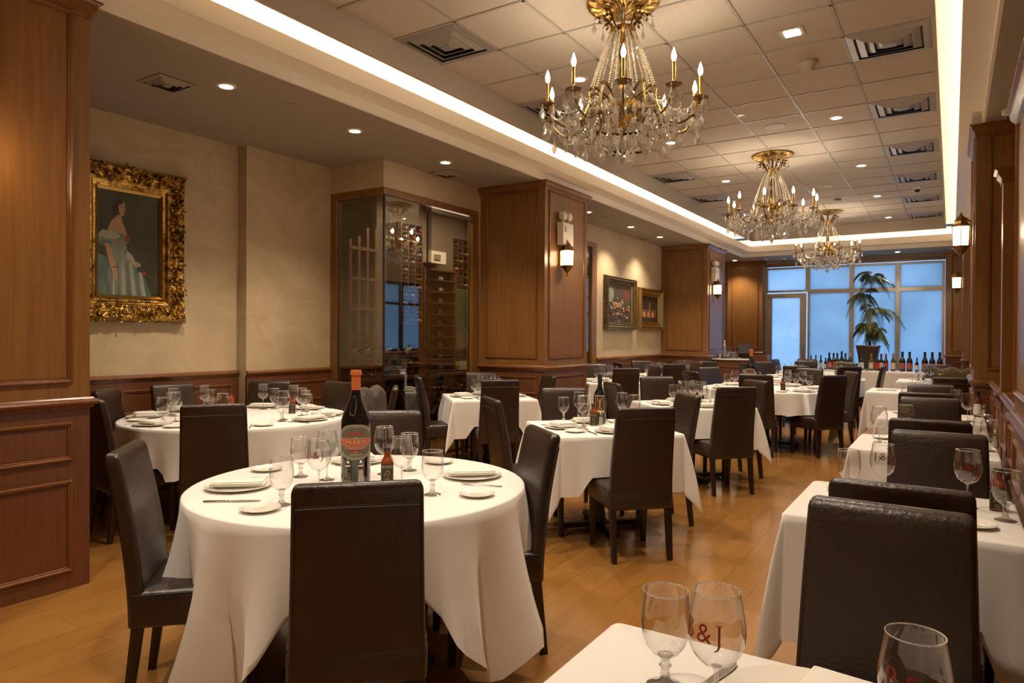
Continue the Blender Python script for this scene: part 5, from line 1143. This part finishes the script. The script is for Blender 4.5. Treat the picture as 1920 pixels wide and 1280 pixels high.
def frond(base, az, L, droop, nleaf=30, up=.8, wl=.16):
    m = MB(); pts = []
    for k in range(15):
        t = k / 14; r = L * (t * .75 + .1 * t); z = L * (up * t - droop * t * t); pts.append(Vector((base[0] + r * math.cos(az), base[1] + r * math.sin(az), base[2] + z)))
    m.tube(pts, [.005 * (1 - .7 * k / 14) for k in range(15)], 5)
    for k in range(nleaf):
        t = .15 + .85 * k / nleaf; i = min(13, int(t * 14)); p = pts[i].lerp(pts[i + 1], t * 14 - i); tg = (pts[i + 1] - pts[i]).normalized(); sd = tg.cross(Vector((0, 0, 1))).normalized()
        for s_ in (-1, 1):
            l = wl * math.sin(PI * (t * .8 + .15)) * random.uniform(.8, 1.15); dr = (sd * s_ * .8 + tg * .65).normalized(); q = p + dr * l * .55 + Vector((0, 0, -.02)); e = p + dr * l + Vector((0, 0, -.07 - .25 * l)); wv = tg * .009
            wv = tg * .009; m.add([p - wv * .3, p + wv * .3, q + wv, e, q - wv], [(0, 1, 2, 4), (4, 2, 3)])
    return m
for (b0, d0, H_) in STM:
    top = (b0[0] + d0[0], b0[1] + d0[1], 1.2 + H_ * .93); n_ = 9 if H_ > .7 else 18
    for k in range(n_):
        az = 2 * PI * k / n_ + random.uniform(-.4, .4); fr = frond(top, az, random.uniform(.30, .50) if H_ > .7 else random.uniform(.24, .36), random.uniform(.8, 1.7), up=random.uniform(.2, 1.3), wl=.15 if H_ > .7 else .12)
        fr.build('frond', M_LEAFY if random.random() < .22 else M_LEAF, pp_, smooth=False)
frond((.10, .0, 2.05), -.25, .75, 1.05, 26, .55, .26).build('frond', M_LEAF, pp_, smooth=False); frond((.02, 0, 2.75), -.3, .6, .6, 22, .35, .2).build('frond', M_LEAF, pp_, smooth=False)
# host counter by the far pillar
hc = empty('host_counter', (-3.85, 14.75, 0)); tag(hc, 'wooden host counter with a white top beside the far-left pillar', 'counter')
MB().box(-.34, .34, -.34, .34, 0, .985).build('cabinet', [M_WOODLOW], hc, smooth=False); MB().box(-.37, .37, -.37, .37, .985, 1.01).build('worktop', M_NAPKIN, hc, smooth=False)
pnl = MB(); panel(pnl, T(0, -.341, .5), .5, .7); pnl.build('front_panel', [M_TRIMWOOD, M_WOODLOW], hc); MB().box(.36, .66, -.05, .3, 0, 1.09).build('side_cabinet', M_WOODLOW, hc, smooth=False)
tr = MB().lathe([(.17, 0), (.18, .004), (.18, .03), (.175, .03), (.172, .006), (.001, .006)], 36).build('tray', M_STEEL); tr.location = (-3.92, 14.62, 1.01); tag(tr, 'round tray of upturned glasses on the host counter', 'tray')
for k in range(9):
    a = 2 * PI * k / 8; r = .12 if k < 8 else 0
    wine(-3.92 + r * math.cos(a), 14.62 + r * math.sin(a), 'upturned glass on the round tray on the host counter', 'upturned glasses on the host counter tray', z=1.016, up=True)
ps = empty('payment_terminal', (-3.62, 14.72, 1.01)); tag(ps, 'tilted black terminal screen on the host counter', 'terminal')
MB().box(-.09, .09, -.07, .07, 0, .02).build('base', M_BLACK, ps); MB().box(-.02, .02, -.02, .02, .02, .14).build('stand', M_BLACK, ps); MB().box(-.15, .15, -.012, .012, -.12, .12).build('screen', M_BLACK, ps).matrix_local = T(0, -.02, .20) @ RZ(.5) @ RX(-.7)
bx = MB().box(-.09, .09, -.06, .06, 0, .09).build('paper_box', M_WHITE); bx.location = (-4.10, 14.85, 1.01); tag(bx, 'small cream box on the host counter by the pillar', 'box')
pm = MB().lathe([(.028, 0), (.03, .01), (.022, .06), (.028, .12), (.02, .2), (.026, .27), (.014, .33), (.018, .36), (.01, .385), (.001, .39)], 16).build('pepper_mill', M_WHITE); pm.location = (-4.04, 14.66, 1.01); tag(pm, 'tall pale pepper mill standing on the host counter', 'pepper mill')
